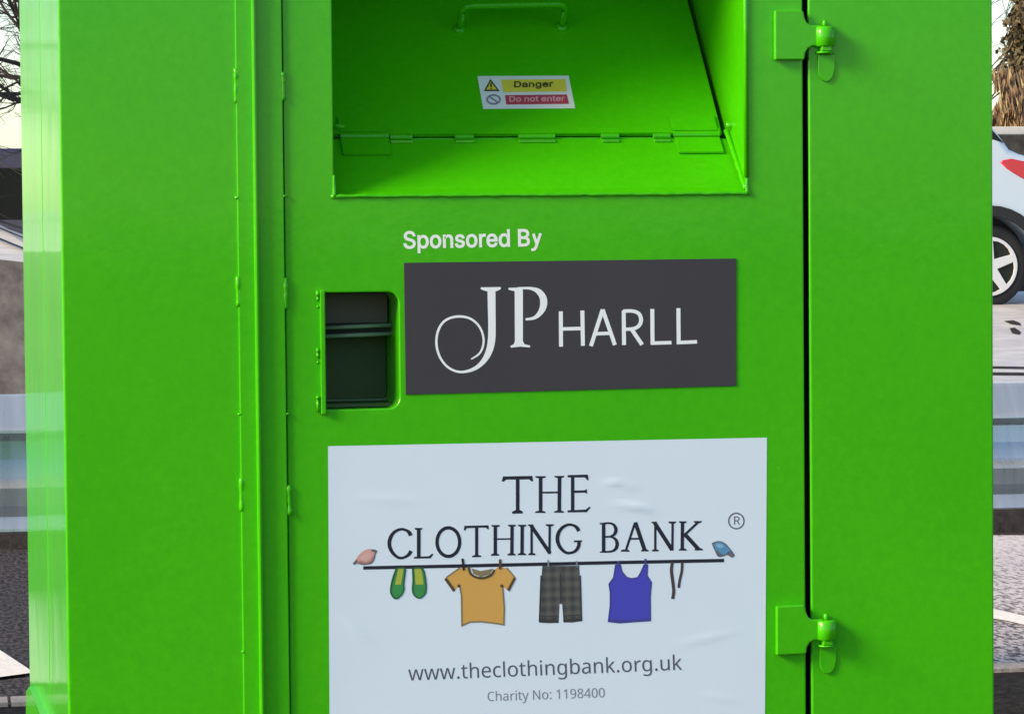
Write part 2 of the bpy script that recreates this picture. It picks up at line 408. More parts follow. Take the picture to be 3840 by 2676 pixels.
GLYPH = {"noto":{" ":[175],".":[180,[89,-9,74,-7,55,8,49,25,49,48,55,65,67,76,81,81,98,81,113,76,125,65,131,48,131,25,129,15,119,1,106,-7]],"0":[384,[191,-7,153,-3,121,10,93,30,72,59,55,95,43,137,35,186,33,240,42,344,49,373,69,422,99,458,118,470,140,480,191,487,229,483,262,471,289,450,312,422,329,386,341,344,349,296,351,240,342,137,326,82,314,59,300,39,265,10,219,-5],[191,44,216,47,237,56,255,71,268,92,286,154,291,240,286,326,268,388,255,409,237,424,216,433,191,437,166,433,145,424,128,409,115,388,98,326,92,240,98,154,115,93,128,71,145,56,166,47]],"1":[384,[181,0,183,418,91,339,60,379,189,480,238,480,238,0]],"4":[384,[244,0,244,109,14,109,14,159,240,482,301,482,301,162,371,162,371,109,301,109,301,0],[72,162,244,162,247,419,244,419,216,367]],"8":[384,[193,-7,157,-5,125,2,98,12,75,27,56,46,43,68,33,122,36,153,54,191,83,221,132,251,86,285,62,314,54,332,48,372,53,406,59,421,77,446,118,473,153,483,191,486,249,479,273,470,295,457,325,421,333,398,335,371,332,344,323,321,289,283,244,254,285,231,319,203,342,168,351,124,348,96,340,70,327,48,308,29,285,13,258,2,228,-5],[194,277,211,284,253,312,271,337,277,369,271,399,253,421,226,434,191,439,157,434,130,421,112,399,106,369,109,347,124,320,140,305],[192,40,235,46,267,63,286,90,293,124,286,156,265,182,214,213,181,226,142,206,114,183,104,170,92,139,92,105,105,76,130,53,147,46]],"9":[384,[129,-7,69,0,69,50,112,42,171,46,205,57,233,75,254,99,275,144,284,179,289,235,285,235,256,204,211,183,171,179,142,182,115,189,92,201,72,217,55,238,43,263,36,292,34,324,38,371,44,392,63,428,90,456,106,467,164,485,209,485,250,473,287,450,316,415,328,393,344,340,348,309,349,249,340,173,318,103,307,82,279,46,240,17,217,7,191,-1],[184,226,214,229,251,246,276,272,289,303,287,342,278,371,264,397,232,426,218,432,187,437,149,430,119,409,99,374,92,325,98,284,115,252,143,232]],":":[180,[89,278,67,284,55,295,49,312,49,336,55,353,67,364,81,369,98,369,113,364,125,353,131,336,131,312,125,295,113,284],[89,-9,74,-7,55,8,49,25,49,48,55,65,67,76,81,81,98,81,113,76,125,65,131,48,131,25,129,15,119,1,106,-7]],"A":[429,[0,0,187,482,242,482,428,0,366,0,308,148,118,148,61,0],[138,202,290,202,236,347,214,419,193,347]],"C":[424,[261,-7,226,-5,165,10,116,40,96,60,65,109,47,170,42,204,43,276,56,340,67,368,82,395,121,438,173,469,203,478,236,484,308,484,342,479,404,458,379,407,316,429,286,433,234,430,202,420,173,404,149,381,130,353,116,320,108,282,105,240,107,197,115,160,128,127,146,98,169,76,198,59,231,50,270,46,315,49,385,65,385,13,329,-2]],"H":[498,[65,0,65,480,126,480,126,277,371,277,371,480,432,480,432,0,371,0,371,224,126,224,126,0]],"L":[352,[65,0,65,480,126,480,126,54,335,54,335,0]],"N":[510,[65,0,65,480,135,480,391,83,394,83,389,174,389,480,445,480,445,0,375,0,118,398,121,0]],"R":[418,[65,0,65,480,239,477,275,471,305,460,329,446,348,426,361,403,369,375,372,343,369,308,358,279,342,256,300,225,276,215,408,0,337,0,221,198,126,198,126,0],[126,249,225,251,248,255,283,272,303,301,310,340,303,381,294,396,265,416,245,422,222,426,126,427]],"a":[377,[144,-7,121,-5,80,8,49,34,39,52,31,100,41,148,73,183,97,196,127,206,162,212,265,217,260,277,245,301,234,309,207,317,176,318,149,314,89,291,71,335,126,357,159,364,193,366,251,359,273,350,305,321,320,275,322,0,279,0,268,51,265,51,241,25,216,7,185,-3],[158,41,200,47,234,66,247,80,262,119,264,176,180,172,154,167,133,161,107,142,98,130,92,99,93,85,102,63,132,44]],"b":[413,[228,-7,189,-3,158,9,134,26,116,46,111,46,99,0,57,0,57,510,116,510,113,312,134,333,158,351,173,357,207,365,260,363,288,354,313,340,335,319,353,293,366,261,374,223,374,137,366,99,353,67,335,40,313,20,288,5,259,-4],[219,42,261,51,278,62,291,78,309,121,315,181,309,240,291,283,260,308,218,317,169,309,138,284,122,242,116,179,122,121,128,97,138,78,151,62,169,51]],"c":[322,[201,-7,156,-2,136,4,99,24,83,38,58,73,49,95,38,147,37,178,38,210,49,264,71,306,85,322,101,336,139,356,160,362,206,367,259,361,300,347,282,298,214,315,158,306,125,281,105,238,98,179,100,148,113,98,138,64,156,53,177,46,229,46,253,50,294,65,294,13,254,-2]],"e":[379,[210,-7,162,-2,140,5,101,26,85,40,59,76,49,98,38,149,38,206,42,232,48,257,68,299,81,316,112,344,151,361,196,367,239,362,258,355,276,347,305,322,317,307,335,271,345,204,345,169,98,169,101,140,116,93,129,76,165,52,188,46,245,45,274,50,328,69,328,17,301,6,260,-4],[99,216,283,216,277,257,262,290,234,311,216,317,195,318,158,312,129,291,109,259]],"g":[413,[195,-161,123,-155,65,-138,65,-84,125,-105,160,-110,220,-110,256,-97,283,-70,291,-53,298,-11,300,48,276,24,251,7,221,-3,185,-7,152,-4,123,6,98,21,76,42,59,69,47,101,39,138,37,179,39,220,47,256,59,288,76,316,98,338,123,354,152,364,202,366,234,359,263,346,298,312,301,312,309,360,356,360,356,-6,346,-74,334,-100,317,-122,294,-139,267,-151,233,-159],[194,42,219,43,241,49,259,58,273,71,292,109,297,135,298,179,292,243,284,267,273,285,240,309,193,317,172,315,153,308,137,297,123,281,104,237,98,179,104,120,123,77,136,61,153,50]],"h":[415,[57,0,57,510,116,510,113,310,117,310,137,334,164,352,195,362,229,366,287,358,328,335,342,317,359,267,361,234,361,0,302,0,302,230,297,268,282,295,257,312,222,317,171,309,152,298,129,264,122,242,116,186,116,0]],"i":[173,[87,420,74,422,62,429,55,441,52,457,55,474,62,486,74,493,87,495,100,493,116,481,122,457,116,434,100,422],[57,0,57,360,116,360,116,0]],"k":[359,[57,0,57,510,116,510,113,185,155,235,273,360,343,360,197,206,353,0,281,0,156,168,116,132,116,0]],"l":[173,[57,0,57,510,116,510,116,0]],"n":[415,[57,0,57,360,105,360,113,311,117,311,138,336,165,353,213,366,261,365,287,359,328,335,342,317,359,267,361,0,302,0,302,230,297,268,282,295,257,312,222,317,171,309,153,298,129,265,122,242,116,187,116,0]],"o":[406,[202,-7,157,-1,136,6,117,15,84,42,58,79,49,101,42,125,37,181,40,223,48,260,62,292,82,318,106,339,135,355,168,364,204,367,250,361,271,354,308,333,324,318,349,282,358,260,365,236,370,181,367,139,359,101,345,69,325,42,300,21,271,6,239,-4],[203,42,251,52,269,63,283,80,303,123,309,181,303,238,283,281,269,297,251,308,229,315,203,317,177,315,155,308,137,297,123,281,104,238,98,181,104,123,123,80,138,63,156,52]],"r":[277,[57,0,57,360,105,360,112,294,115,294,135,322,174,355,225,367,267,363,260,308,231,313,194,309,158,290,131,256,117,210,116,0]],"t":[242,[167,-7,127,-1,104,9,85,26,70,50,65,66,62,105,62,314,11,314,11,343,62,366,86,443,121,443,121,360,225,360,225,314,121,314,121,106,125,77,137,57,165,43,191,42,228,49,228,4,201,-4]],"u":[415,[184,-7,153,-5,104,11,72,42,61,65,53,124,53,360,113,360,113,128,118,91,133,64,158,48,193,42,220,44,262,61,276,76,286,95,293,117,299,173,299,360,358,360,358,0,310,0,301,48,298,48,277,23,250,6,218,-3]],"w":[528,[106,1,7,361,69,361,122,154,142,61,166,150,232,361,297,361,370,121,383,62,460,361,520,361,420,1,351,1,289,203,265,299,262,299,238,203,173,1]],"y":[343,[56,-161,7,-156,7,-109,62,-112,87,-103,106,-86,121,-63,146,-1,1,360,64,360,147,142,172,57,175,57,191,115,279,360,343,360,187,-50,166,-96,139,-131,122,-144,103,-154]]},"inter":{" ":[188],"B":[456,[60,0,60,509,266,508,329,491,359,469,381,442,394,410,398,374,392,331,380,310,356,286,315,267,315,262,351,252,374,237,394,216,409,189,417,155,417,117,400,67,390,52,362,28,301,4,247,0],[125,57,272,58,315,70,341,92,354,120,355,149,342,184,317,211,279,228,125,231],[125,285,252,286,277,291,299,302,323,326,333,348,334,388,323,417,299,439,263,450,125,452]],"D":[502,[219,0,96,0,96,57,215,57,272,63,318,81,354,110,379,149,394,198,398,285,388,337,379,361,354,399,320,428,299,438,275,446,221,452,93,452,93,509,261,507,325,492,377,461,418,418,446,361,455,329,462,255,455,181,446,149,417,92,376,48,322,17,256,2],[125,509,125,0,60,0,60,509]],"S":[447,[224,-9,149,1,91,31,54,77,38,137,104,137,110,110,132,79,166,59,209,50,257,52,286,60,321,82,336,102,345,126,345,151,338,171,325,186,296,205,128,260,86,289,60,326,54,348,53,393,58,413,87,463,119,488,158,506,227,516,296,505,316,498,351,476,387,433,401,378,337,378,326,412,302,437,267,453,209,458,167,448,136,427,118,398,115,376,119,352,131,334,158,313,312,264,359,238,395,198,405,171,408,139,407,118,396,81,360,34,343,21,302,2]],"a":[389,[160,-9,126,-5,94,5,57,32,40,58,31,90,31,123,38,150,58,179,89,199,125,211,244,228,265,235,273,243,276,255,271,288,256,311,240,322,196,331,171,329,140,318,118,301,100,274,41,291,67,335,104,364,163,382,227,382,275,367,296,353,315,333,329,306,337,251,337,0,277,0,277,52,272,52,252,25,226,6,190,-6],[170,45,216,53,239,66,257,83,275,126,276,190,239,177,144,162,125,155,103,139,92,105,94,87,102,72,130,52]],"d":[424,[195,-8,151,-2,111,16,79,45,55,84,39,133,35,160,35,218,46,270,66,313,95,347,131,371,173,383,213,384,253,373,280,353,306,319,311,319,311,509,372,509,372,0,313,0,313,59,307,59,287,31,263,10,227,-5],[205,47,250,57,284,86,305,132,312,189,305,247,284,291,251,320,205,330,187,329,157,319,124,290,103,245,96,189,103,133,124,88,158,57]],"e":[404,[212,-8,161,-2,117,16,98,30,68,64,56,85,46,108,35,159,39,242,55,290,67,311,97,346,115,359,135,370,180,383,221,384,251,379,294,361,319,341,350,299,363,263,370,219,371,169,97,169,97,157,110,106,139,70,179,50,224,47,271,61,292,80,306,105,365,91,345,51,311,19,266,-1],[98,221,308,221,303,254,291,282,263,314,237,326,189,329,159,321,135,304,116,282,99,241]],"g":[425,[207,-151,150,-144,105,-127,73,-101,51,-69,101,-41,128,-72,165,-92,192,-97,229,-96,267,-85,295,-62,310,-28,311,68,306,68,287,41,263,21,212,5,152,10,95,39,80,53,55,90,39,136,35,220,46,271,66,314,80,332,112,361,152,378,196,384,242,378,273,360,308,319,313,319,313,379,372,379,372,-9,367,-54,350,-90,324,-117,308,-127,251,-147],[205,59,237,63,275,84,300,121,312,172,309,231,300,264,285,291,251,320,205,330,158,320,124,290,103,246,96,193,103,138,124,96,158,68]],"n":[410,[114,227,114,0,53,0,53,379,112,379,112,287,102,287,112,312,137,349,152,362,187,379,227,384,264,380,295,369,321,349,341,321,356,264,357,0,296,0,295,256,283,291,273,304,246,323,229,328,184,326,161,317,141,303,126,283,117,257]],"o":[415,[207,-8,182,-7,137,6,117,16,82,46,68,64,46,108,34,187,46,268,68,312,82,330,98,346,137,371,182,383,207,384,233,383,278,371,299,360,333,330,347,312,369,268,376,243,381,187,380,159,369,108,347,64,333,46,299,16,278,6,233,-7],[207,46,242,51,282,76,307,117,316,151,319,187,316,224,307,258,282,300,257,319,226,329,207,330,158,319,134,300,108,258,99,224,96,187,99,151,108,117,134,76,158,57]],"p":[424,[53,-143,53,379,112,379,112,319,118,319,152,360,183,378,212,384,252,383,294,371,313,361,345,332,370,293,379,270,389,218,389,160,370,84,346,45,330,29,294,5,252,-7,198,-5,173,4,145,24,114,59,114,-143],[220,47,267,57,301,88,321,133,328,189,321,245,301,290,267,319,220,330,174,320,140,291,125,263,113,210,116,150,125,115,140,86,174,57]],"r":[259,[53,0,53,379,112,379,115,321,140,358,166,375,196,384,243,384,243,322,213,326,182,323,149,309,126,284,114,250,114,0]],"s":[365,[182,-8,128,-2,84,18,53,50,36,94,94,107,105,79,124,60,165,46,200,46,232,55,255,71,267,91,265,121,254,136,237,147,125,177,87,196,72,208,53,237,47,274,57,319,75,343,100,363,149,381,206,384,239,378,279,358,307,328,324,290,268,277,251,307,232,323,205,331,171,332,143,324,121,308,110,289,112,258,124,243,144,232,254,202,292,183,317,158,325,142,330,125,330,90,321,61,290,24,242,0]],"t":[227,[204,379,204,327,6,327,6,379],[65,471,126,471,128,76,136,61,150,53,177,50,202,54,213,2,208,0,168,-4,125,2,92,21,72,52,65,93]],"y":[389,[47,-139,61,-86,96,-90,124,-80,146,-48,163,-1,17,379,84,379,177,121,206,21,184,21,188,37,212,121,305,379,371,379,204,-58,184,-97,159,-124,128,-140,77,-145]]}}

# ================================================================== SETTING
gz = -0.004
ground = struct(add('ground', pymesh([(-400, -200, 0), (400, -200, 0), (400, 600, 0), (-400, 600, 0)], [(0, 1, 2, 3)]), M['asphalt']))
# far kerb line (left end nearer 8 m, right end nearer 7.3 m)
KA, KB = G(40, 2058), G(3780, 1996)
KD = (KB - KA); KD.z = 0; KD.normalize(); KN = Vector((-KD.y, KD.x, 0))
def kp(s, n, z): return KA + KD * s + KN * n + Vector((0, 0, z - KA.z))
bm = bmesh.new()
v = [kp(-40, 0, -.02), kp(60, 0, -.02), kp(60, 0.005, .088), kp(-40, 0.005, .088), kp(-40, .16, .092), kp(60, .16, .092), kp(60, .16, -.02), kp(-40, .16, -.02)]
vs = [bm.verts.new(p) for p in v]
for f in ((0, 1, 2, 3), (3, 2, 5, 4), (4, 5, 6, 7), (7, 6, 1, 0), (0, 3, 4, 7), (1, 6, 5, 2)): bm.faces.new([vs[i] for i in f])
bmesh.ops.bevel(bm, geom=bm.edges[:], offset=.008, segments=2, affect='EDGES')
struct(add('far_kerb', frombm(bm), M['kerbdark']))
# raised road behind the kerb, rising gently away
def road_z(n): return .088 + .0276 * max(0, min(n, 30))
V, F = [], []
ns = [0.16, 2, 5, 9, 13, 18, 24, 30, 60, 250]; ss = [-120, -40, 0, 6, 14, 30, 80, 200]
for n in ns:
    for s in ss: V.append(kp(s, n, road_z(n)))
for i in range(len(ns) - 1):
    for j in range(len(ss) - 1):
        a = i * len(ss) + j; F.append((a, a + 1, a + len(ss) + 1, a + len(ss)))
struct(add('road', pymesh(V, F), M['road']))
def roadpt(px, py):                         # picture point on the rising road
    lo, hi = 0.2, 40.0
    for _ in range(50):
        mid = (lo + hi) / 2; z = road_z(mid)
        g = kp(0, mid, z); d = ray(px, py); t = (g - CAM).dot(KN) / d.dot(KN); q = CAM + d * t
        if q.z > z: lo = mid
        else: hi = mid
    return CAM + ray(px, py) * ((kp(0, lo, 0) - CAM).dot(KN) / ray(px, py).dot(KN))
def sheet(name, quad, mt, lift):
    return struct(add(name, pymesh([q + Vector((0, 0, lift)) for q in quad], [tuple(range(len(quad)))]), mt))
sheet('tar_line', [roadpt(3500, 1372), roadpt(4100, 1380), roadpt(4100, 1388), roadpt(3500, 1379)], M['tar'], .004)
sheet('tar_line', [roadpt(3500, 1396), roadpt(4100, 1400), roadpt(4100, 1410), roadpt(3500, 1405)], M['tar'], .004)
sheet('puddle', [roadpt(3765, 1205), roadpt(3800, 1202), roadpt(3825, 1212), roadpt(3828, 1222), roadpt(3790, 1216)], M['tar'], .004)  # puddles, laid as dull dark sheets in the tar material
sheet('puddle', [roadpt(3786, 1232), roadpt(3806, 1230), roadpt(3828, 1246), roadpt(3822, 1256), roadpt(3795, 1250)], M['tar'], .004)
# pale gritty paving on the right, beyond the barrier
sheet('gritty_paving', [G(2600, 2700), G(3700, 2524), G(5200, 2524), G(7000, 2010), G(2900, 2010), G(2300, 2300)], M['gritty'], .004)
# painted lines
sheet('road_marking', [G(-420, 2235), G(0, 2446), G(100, 2512), G(114, 2522), G(112, 2533), G(0, 2548), G(-420, 2600)], M['roadpaint'], .008)
def arc_line(pts_top, pts_bot): return [G(*p) for p in pts_top] + [G(*p) for p in pts_bot[::-1]]
sheet('painted_line', arc_line([(3500, 2262), (3723, 2292), (3780, 2304), (3840, 2318), (4000, 2362)], [(3500, 2290), (3723, 2327), (3780, 2337), (3840, 2351), (4000, 2400)]), M['roadpaint'], .008)
# near kerb stones and soil verge under the barrier
NA, NB = G(40, 2640), G(3780, 2512)
bm = bmesh.new(); d = (NB - NA).normalized(); nn = Vector((-d.y, d.x, 0))
q = [NA - d * 30, NB + d * 30]
for s0 in range(-14, 16):
    a = NA + d * (s0 * .915); b = NA + d * (s0 * .915 + .907)
    vs = [bm.verts.new(p) for p in (a - nn * .10 + Vector((0, 0, -.03)), b - nn * .10 + Vector((0, 0, -.03)), b - nn * .10 + Vector((0, 0, .02)), a - nn * .10 + Vector((0, 0, .02)), a + Vector((0, 0, .02)), b + Vector((0, 0, .02)), b + Vector((0, 0, -.03)), a + Vector((0, 0, -.03)))]
    for f in ((0, 1, 2, 3), (3, 2, 5, 4), (4, 5, 6, 7), (0, 3, 4, 7), (1, 6, 5, 2)): bm.faces.new([vs[i] for i in f])
struct(add('kerb_edging', frombm(bm), M['kerbpale']))
sheet('soil_verge', [NA - d * 30 - nn * .10, NB + d * 30 - nn * .10, NB + d * 30 - nn * .75, NA - d * 30 - nn * .75], M['soil'], .010)

# left-hand retaining wall and the paved bank it holds
WY = 10.0
wt = P(40, 985, WY).z
rw = thing('retaining_wall', 'grey rendered retaining wall below the pale bank, left of the green bank', 'wall', (-6, WY, .0))
bm = bmesh.new()
xs = [-40, -20, -8, -3, 0.0, .3, .55, 2.4]
top = [P(-900, 700, WY).z] * 3 + [P(-200, 850, WY).z + .02, P(0, 948, WY).z, P(40, 975, WY).z, P(90, 1008, WY).z, P(200, 1080, WY).z]
top = [wt + .05, wt + .05, wt + .05, wt + .05, P(0, 948, WY).z, P(50, 978, WY).z, P(86, 1006, WY).z, P(86, 1006, WY).z - .2]
fr, bk = [], []
for x, z in zip(xs, top):
    fr.append((bm.verts.new((x, WY, -.02)), bm.verts.new((x, WY + .03, z)))); bk.append((bm.verts.new((x, WY + .35, -.02)), bm.verts.new((x, WY + .35, z))))
for i in range(len(xs) - 1):
    bm.faces.new((fr[i][0], fr[i + 1][0], fr[i + 1][1], fr[i][1])); bm.faces.new((fr[i][1], fr[i + 1][1], bk[i + 1][1], bk[i][1])); bm.faces.new((bk[i][1], bk[i + 1][1], bk[i + 1][0], bk[i][0]))
bm.faces.new((fr[-1][0], bk[-1][0], bk[-1][1], fr[-1][1])); bm.faces.new((fr[0][0], fr[0][1], bk[0][1], bk[0][0]))
add('wall_face', frombm(bm), M['wallstone'], rw)
bankz = P(40, 790, 25).z
V = []; F = []
ys = [WY + .352, 14, 19, 25, 32, 60]; zs = [0, .25, .62, 1, .9, .6]
for y, k in zip(ys, zs):
    for x, z in zip(xs + [5.0], top + [-.1]):
        zz = z + (bankz - z) * k if x < 2 else (z * (1 - k) + .3 * k if x < 4 else -.1)
        V.append((x, y, zz - .01))
nx = len(xs) + 1
for i in range(len(ys) - 1):
    for j in range(nx - 1): F.append((i * nx + j, i * nx + j + 1, (i + 1) * nx + j + 1, (i + 1) * nx + j))
struct(add('paved_bank', pymesh(V, F), M['bank']))
def bankpt(px, py):
    best = None
    for i in range(400):
        y = WY + .4 + i * .04; q = P(px, py, y)
        k = 0
        for a in range(len(ys) - 1):
            if ys[a] <= y <= ys[a + 1]: k = zs[a] + (zs[a + 1] - zs[a]) * (y - ys[a]) / (ys[a + 1] - ys[a])
        z0 = top[4] + (top[6] - top[4]) * min(1, max(0, q.x / .55)) if q.x > 0 else top[4]
        z = z0 + (bankz - z0) * k - .01
        if q.z <= z: return Vector((q.x, q.y, z))
    return P(px, py, 20)
for (a, b, wd) in (((-60, 815), (95, 868), 9), ((-60, 838), (95, 905), 6), ((-60, 880), (95, 945), 8)):
    quad = [bankpt(a[0], a[1]), bankpt(b[0], b[1]), bankpt(b[0], b[1] + wd), bankpt(a[0], a[1] + wd)]
    sheet('tar_seam', quad, M['tar'], .02)

# crash barrier
cb = thing('crash_barrier', 'long galvanised steel crash barrier running behind the green bank', 'crash barrier', (0.5, 3.7, 0))
rt0, rt1 = P(40, 1478, 3.6), P(3780, 1434, 3.85)
rd = (rt1 - rt0); rl = rd.length; rd.normalize(); rn = Vector((rd.y, -rd.x, 0)).normalized()
prof = [(.002, .0), (.012, -.001), (.018, -.006), (.056, -.072), (.066, -.079), (.067, -.085), (.024, -.100), (.014, -.106), (.020, -.148), (.032, -.188), (.036, -.194), (.062, -.203), (.069, -.210), (.064, -.250), (.056, -.276), (.060, -.281), (.074, -.302), (.076, -.308), (.070, -.312)]
bm = bmesh.new(); rows = []
sx = [-30 + i * 1.0 for i in range(64)]
for s in sx:
    o = rt0 + rd * s
    rows.append([bm.verts.new(o + rn * (a + random.uniform(-.0012, .0012)) + Vector((0, 0, z))) for a, z in prof] + [bm.verts.new(o + rn * (a - .004) + Vector((0, 0, z))) for a, z in prof[::-1]])
m_ = len(rows[0])
for i in range(len(rows) - 1):
    for k in range(m_): bm.faces.new((rows[i][k], rows[i + 1][k], rows[i + 1][(k + 1) % m_], rows[i][(k + 1) % m_]))
add('beam', frombm(bm), M['galv'], cb)
for s in (-8.3, -5.1, 1.35, 6.1):
    o = rt0 + rd * s; o.z = 0
    me = box((o.x - .05, o.y + .01, 0), (o.x + .05, o.y + .12, .70), .004)
    add('post', me, M['galvpost'], cb)
    add('bolt', lathe([(.016, 0), (.018, .004), (.012, .010)], rt0 + rd * s + rn * .014 + Vector((0, 0, -.15)), rn, 12), M['galvpost'], cb)

# ------------------------------------------------------------------ vehicles
def arc(cx, cz, r, a0, a1, n=14): return [(cx + r * math.cos(R(a0 + (a1 - a0) * i / n)), cz + r * math.sin(R(a0 + (a1 - a0) * i / n))) for i in range(n + 1)]
def vehicle(name, label, cat, ox, oy, oz, prof_up, wheels, wr, paint_m, glass_polys, width, tails, arch_r, door_lines, scale=1.0):
    root = thing(name, label, cat, (ox, oy, oz))
    pl = list(prof_up)                       # clockwise along the roof from rear bottom to front bottom
    base = pl[-1][1]
    low = []
    for wx in sorted(wheels):                # wheel arches along the sill from front (left) to rear (right)
        h = (base - wr) ; ang = math.degrees(math.asin(max(-1, min(1, h / arch_r))))
        low += arc(wx, wr, arch_r, 180 - ang, ang, 14)
    poly = pl + low
    poly = [(ox + a, oz + b) for a, b in poly]
    add('body', plate([poly], oy, width, .05, 4), paint_m, root, True)
    for gp in glass_polys:
        add('window', plate([[(ox + a, oz + b) for a, b in gp]], oy - .004, .02, .003), M['glass'], root)
    for gp in tails:
        add('tail_light', plate([[(ox + a, oz + b) for a, b in gp]], oy - .012, .05, .010, 3), M['tail'], root, True)
    for wx in wheels:
        cl = [(ox + a, oz + b) for a, b in arc(wx, wr, arch_r + .07, 205, -25, 22)] + [(ox + a, oz + b) for a, b in arc(wx, wr, arch_r - .012, -25, 205, 22)]
        add('arch_trim', plate([cl], oy - .014, .03, .004), M['clad'], root)
        add('wheel_well', box((ox + wx - arch_r, oy + .30, oz + .12), (ox + wx + arch_r, oy + .33, oz + wr + arch_r)), M['clad'], root)
        for yy, sg in ((oy + .03, -1), (oy + width - .03, 1)):
            c = (ox + wx, yy, oz + wr); ax = (0, sg, 0)
            wh = add('wheel', lathe([(wr * .70, -.02), (wr * .76, .0), (wr * .90, .004), (wr * .975, -.012), (wr, -.04), (wr, -.18), (wr * .93, -.21)], c, ax, 48), M['tyre'], root, True)
            add('rim_barrel', lathe([(wr * .56, -.10), (wr * .60, -.012), (wr * .70, .003), (wr * .735, -.004), (wr * .735, -.03)], c, ax, 40), M['alloy'], wh, True) if False else None
            bm = bmesh.new()
            rr = wr * .715
            # rim ring + five spokes as one casting
            me = plate([[(ox + wx + rr * math.cos(2 * math.pi * k / 48), oz + wr + rr * math.sin(2 * math.pi * k / 48)) for k in range(48)]] +
                       [[(ox + wx + r_ * math.cos(an), oz + wr + r_ * math.sin(an)) for r_, an in
                         [(rr * .30, R(72 * k + 54)), (rr * .86, R(72 * k + 54 - 27)), (rr * .885, R(72 * k + 54 - 14)), (rr * .89, R(72 * k + 54)), (rr * .885, R(72 * k + 54 + 14)), (rr * .86, R(72 * k + 54 + 27))]] for k in range(5)],
                       yy - (.012 if sg < 0 else -.012 + .02), .02, .004)
            bm.free()
            add('rim', me, M['alloy'], wh)
            add('rim_back', lathe([(wr * .69, .0005), (wr * .69, -.008)], (c[0], c[1] + .002 * sg * -1, c[2]), ax, 32), M['dark'], wh)
    for (a, b) in door_lines:
        pts = [(ox + p[0], oy - .001, oz + p[1]) for p in (a, b)]
        add('door_seam', tube(pts, .003, 6), M['clad'], root)
    return root
wc = P(3713, 996, 20); gz_car = P(3713, 1155, 20).z
up_prof = [(.70, .30), (.77, .45), (.79, .75), (.73, .98), (.57, 1.12), (.25, 1.20), (.168, 1.236), (.10, 1.325), (.02, 1.42), (-.12, 1.50), (-.38, 1.56), (-1.0, 1.60), (-1.62, 1.55), (-2.1, 1.30), (-2.45, 1.08), (-3.1, .98), (-3.38, .84), (-3.45, .62), (-3.40, .30)]
vehicle('parked_car', 'white hatchback with silver five-spoke wheel and red tail light, parked behind the barrier', 'car',
        wc.x, 20.0, gz_car, up_prof, (0.0, -2.55), .325, M['carwhite'],
        [[(.112, 1.288), (.012, 1.392), (-.25, 1.475), (-1.0, 1.51), (-1.55, 1.455), (-2.05, 1.19), (-1.0, 1.25), (.0, 1.318)]], 1.75,
        [[(.082, 1.135), (.11, 1.152), (.178, 1.162), (.25, 1.146), (.40, 1.12), (.54, 1.02), (.48, .96), (.36, .97), (.25, 1.016), (.19, 1.05), (.134, 1.086)]], .405,
        [((-.55, .36), (-.45, 1.24)), ((-1.55, .33), (-1.5, 1.24))])
vp = P(40, 555, 45)
van_prof = [(1.0, .32), (1.05, .6), (1.03, 1.2), (.98, 1.75), (.86, 1.93), (.6, 1.99), (-1.9, 2.0), (-2.3, 1.9), (-2.9, 1.3), (-3.6, 1.08), (-3.8, .8), (-3.8, .32)]
vehicle('parked_van', 'dark navy van behind the pale bank at the left edge', 'van', vp.x + .6, 45.0, vp.z - 2.0, van_prof, (0.0, -2.9), .33, M['carnavy'],
        [[(.82, .92), (.80, 1.68), (-.2, 1.70), (-.2, .92)], [(-.28, .92), (-.28, 1.70), (-2.0, 1.70), (-2.55, 1.30), (-2.75, .92)]], 1.9,
        [[(.96, 1.0), (1.0, 1.0), (.97, 1.6), (.93, 1.6)]], .40, [((-.24, .4), (-.24, 1.05)), ((-1.4, .4), (-1.4, 1.05))])

# pale low wall with dark base behind the car
gw = thing('garden_wall', 'low pale wall with a dark base behind the white car', 'wall', (14, 34, .9))
a, b = P(3500, 476, 34), P(4300, 470, 34); c = P(3700, 506, 34); d_ = P(3700, 545, 34)
add('wall_top', box((a.x - 4, 34, c.z), (b.x + 8, 34.25, a.z), .01), M['palewall'], gw)
add('wall_base', box((a.x - 4, 33.96, .5), (b.x + 8, 34.29, c.z), .01), M['plinth'], gw)

# ------------------------------------------------------------------ trees
def branch(bm, p, d, ln, r, depth, rnd, tips, up=.15, spread=.75, seg=5, kink=.22):
    n = 4; pts = [p.copy()]; q = p.copy(); dd = d.copy()
    for i in range(n):
        dd = (dd + Vector((rnd.uniform(-kink, kink), rnd.uniform(-kink, kink), rnd.uniform(-kink, kink) + up * .3))).normalized()
        q = q + dd * ln / n; pts.append(q.copy())
    rs = [r * (1 - .45 * i / n) for i in range(n + 1)]
    tube_bm(bm, pts, rs, seg if depth > 1 else 4, cap=False)
    if depth == 0:
        tips.append((pts[-1], dd)); return
    for k in range(rnd.choice((3, 3, 4))):
        t = rnd.uniform(.3, 1.0); i = min(n - 1, int(t * n)); st = pts[i].lerp(pts[i + 1], t * n - i)
        nd = (dd + Vector((rnd.uniform(-spread, spread), rnd.uniform(-spread, spread), rnd.uniform(-spread * .7, spread)))).normalized()
        branch(bm, st, nd, ln * rnd.uniform(.55, .8), r * .58 * rnd.uniform(.8, 1.1), depth - 1, rnd, tips, up, spread, seg, kink)
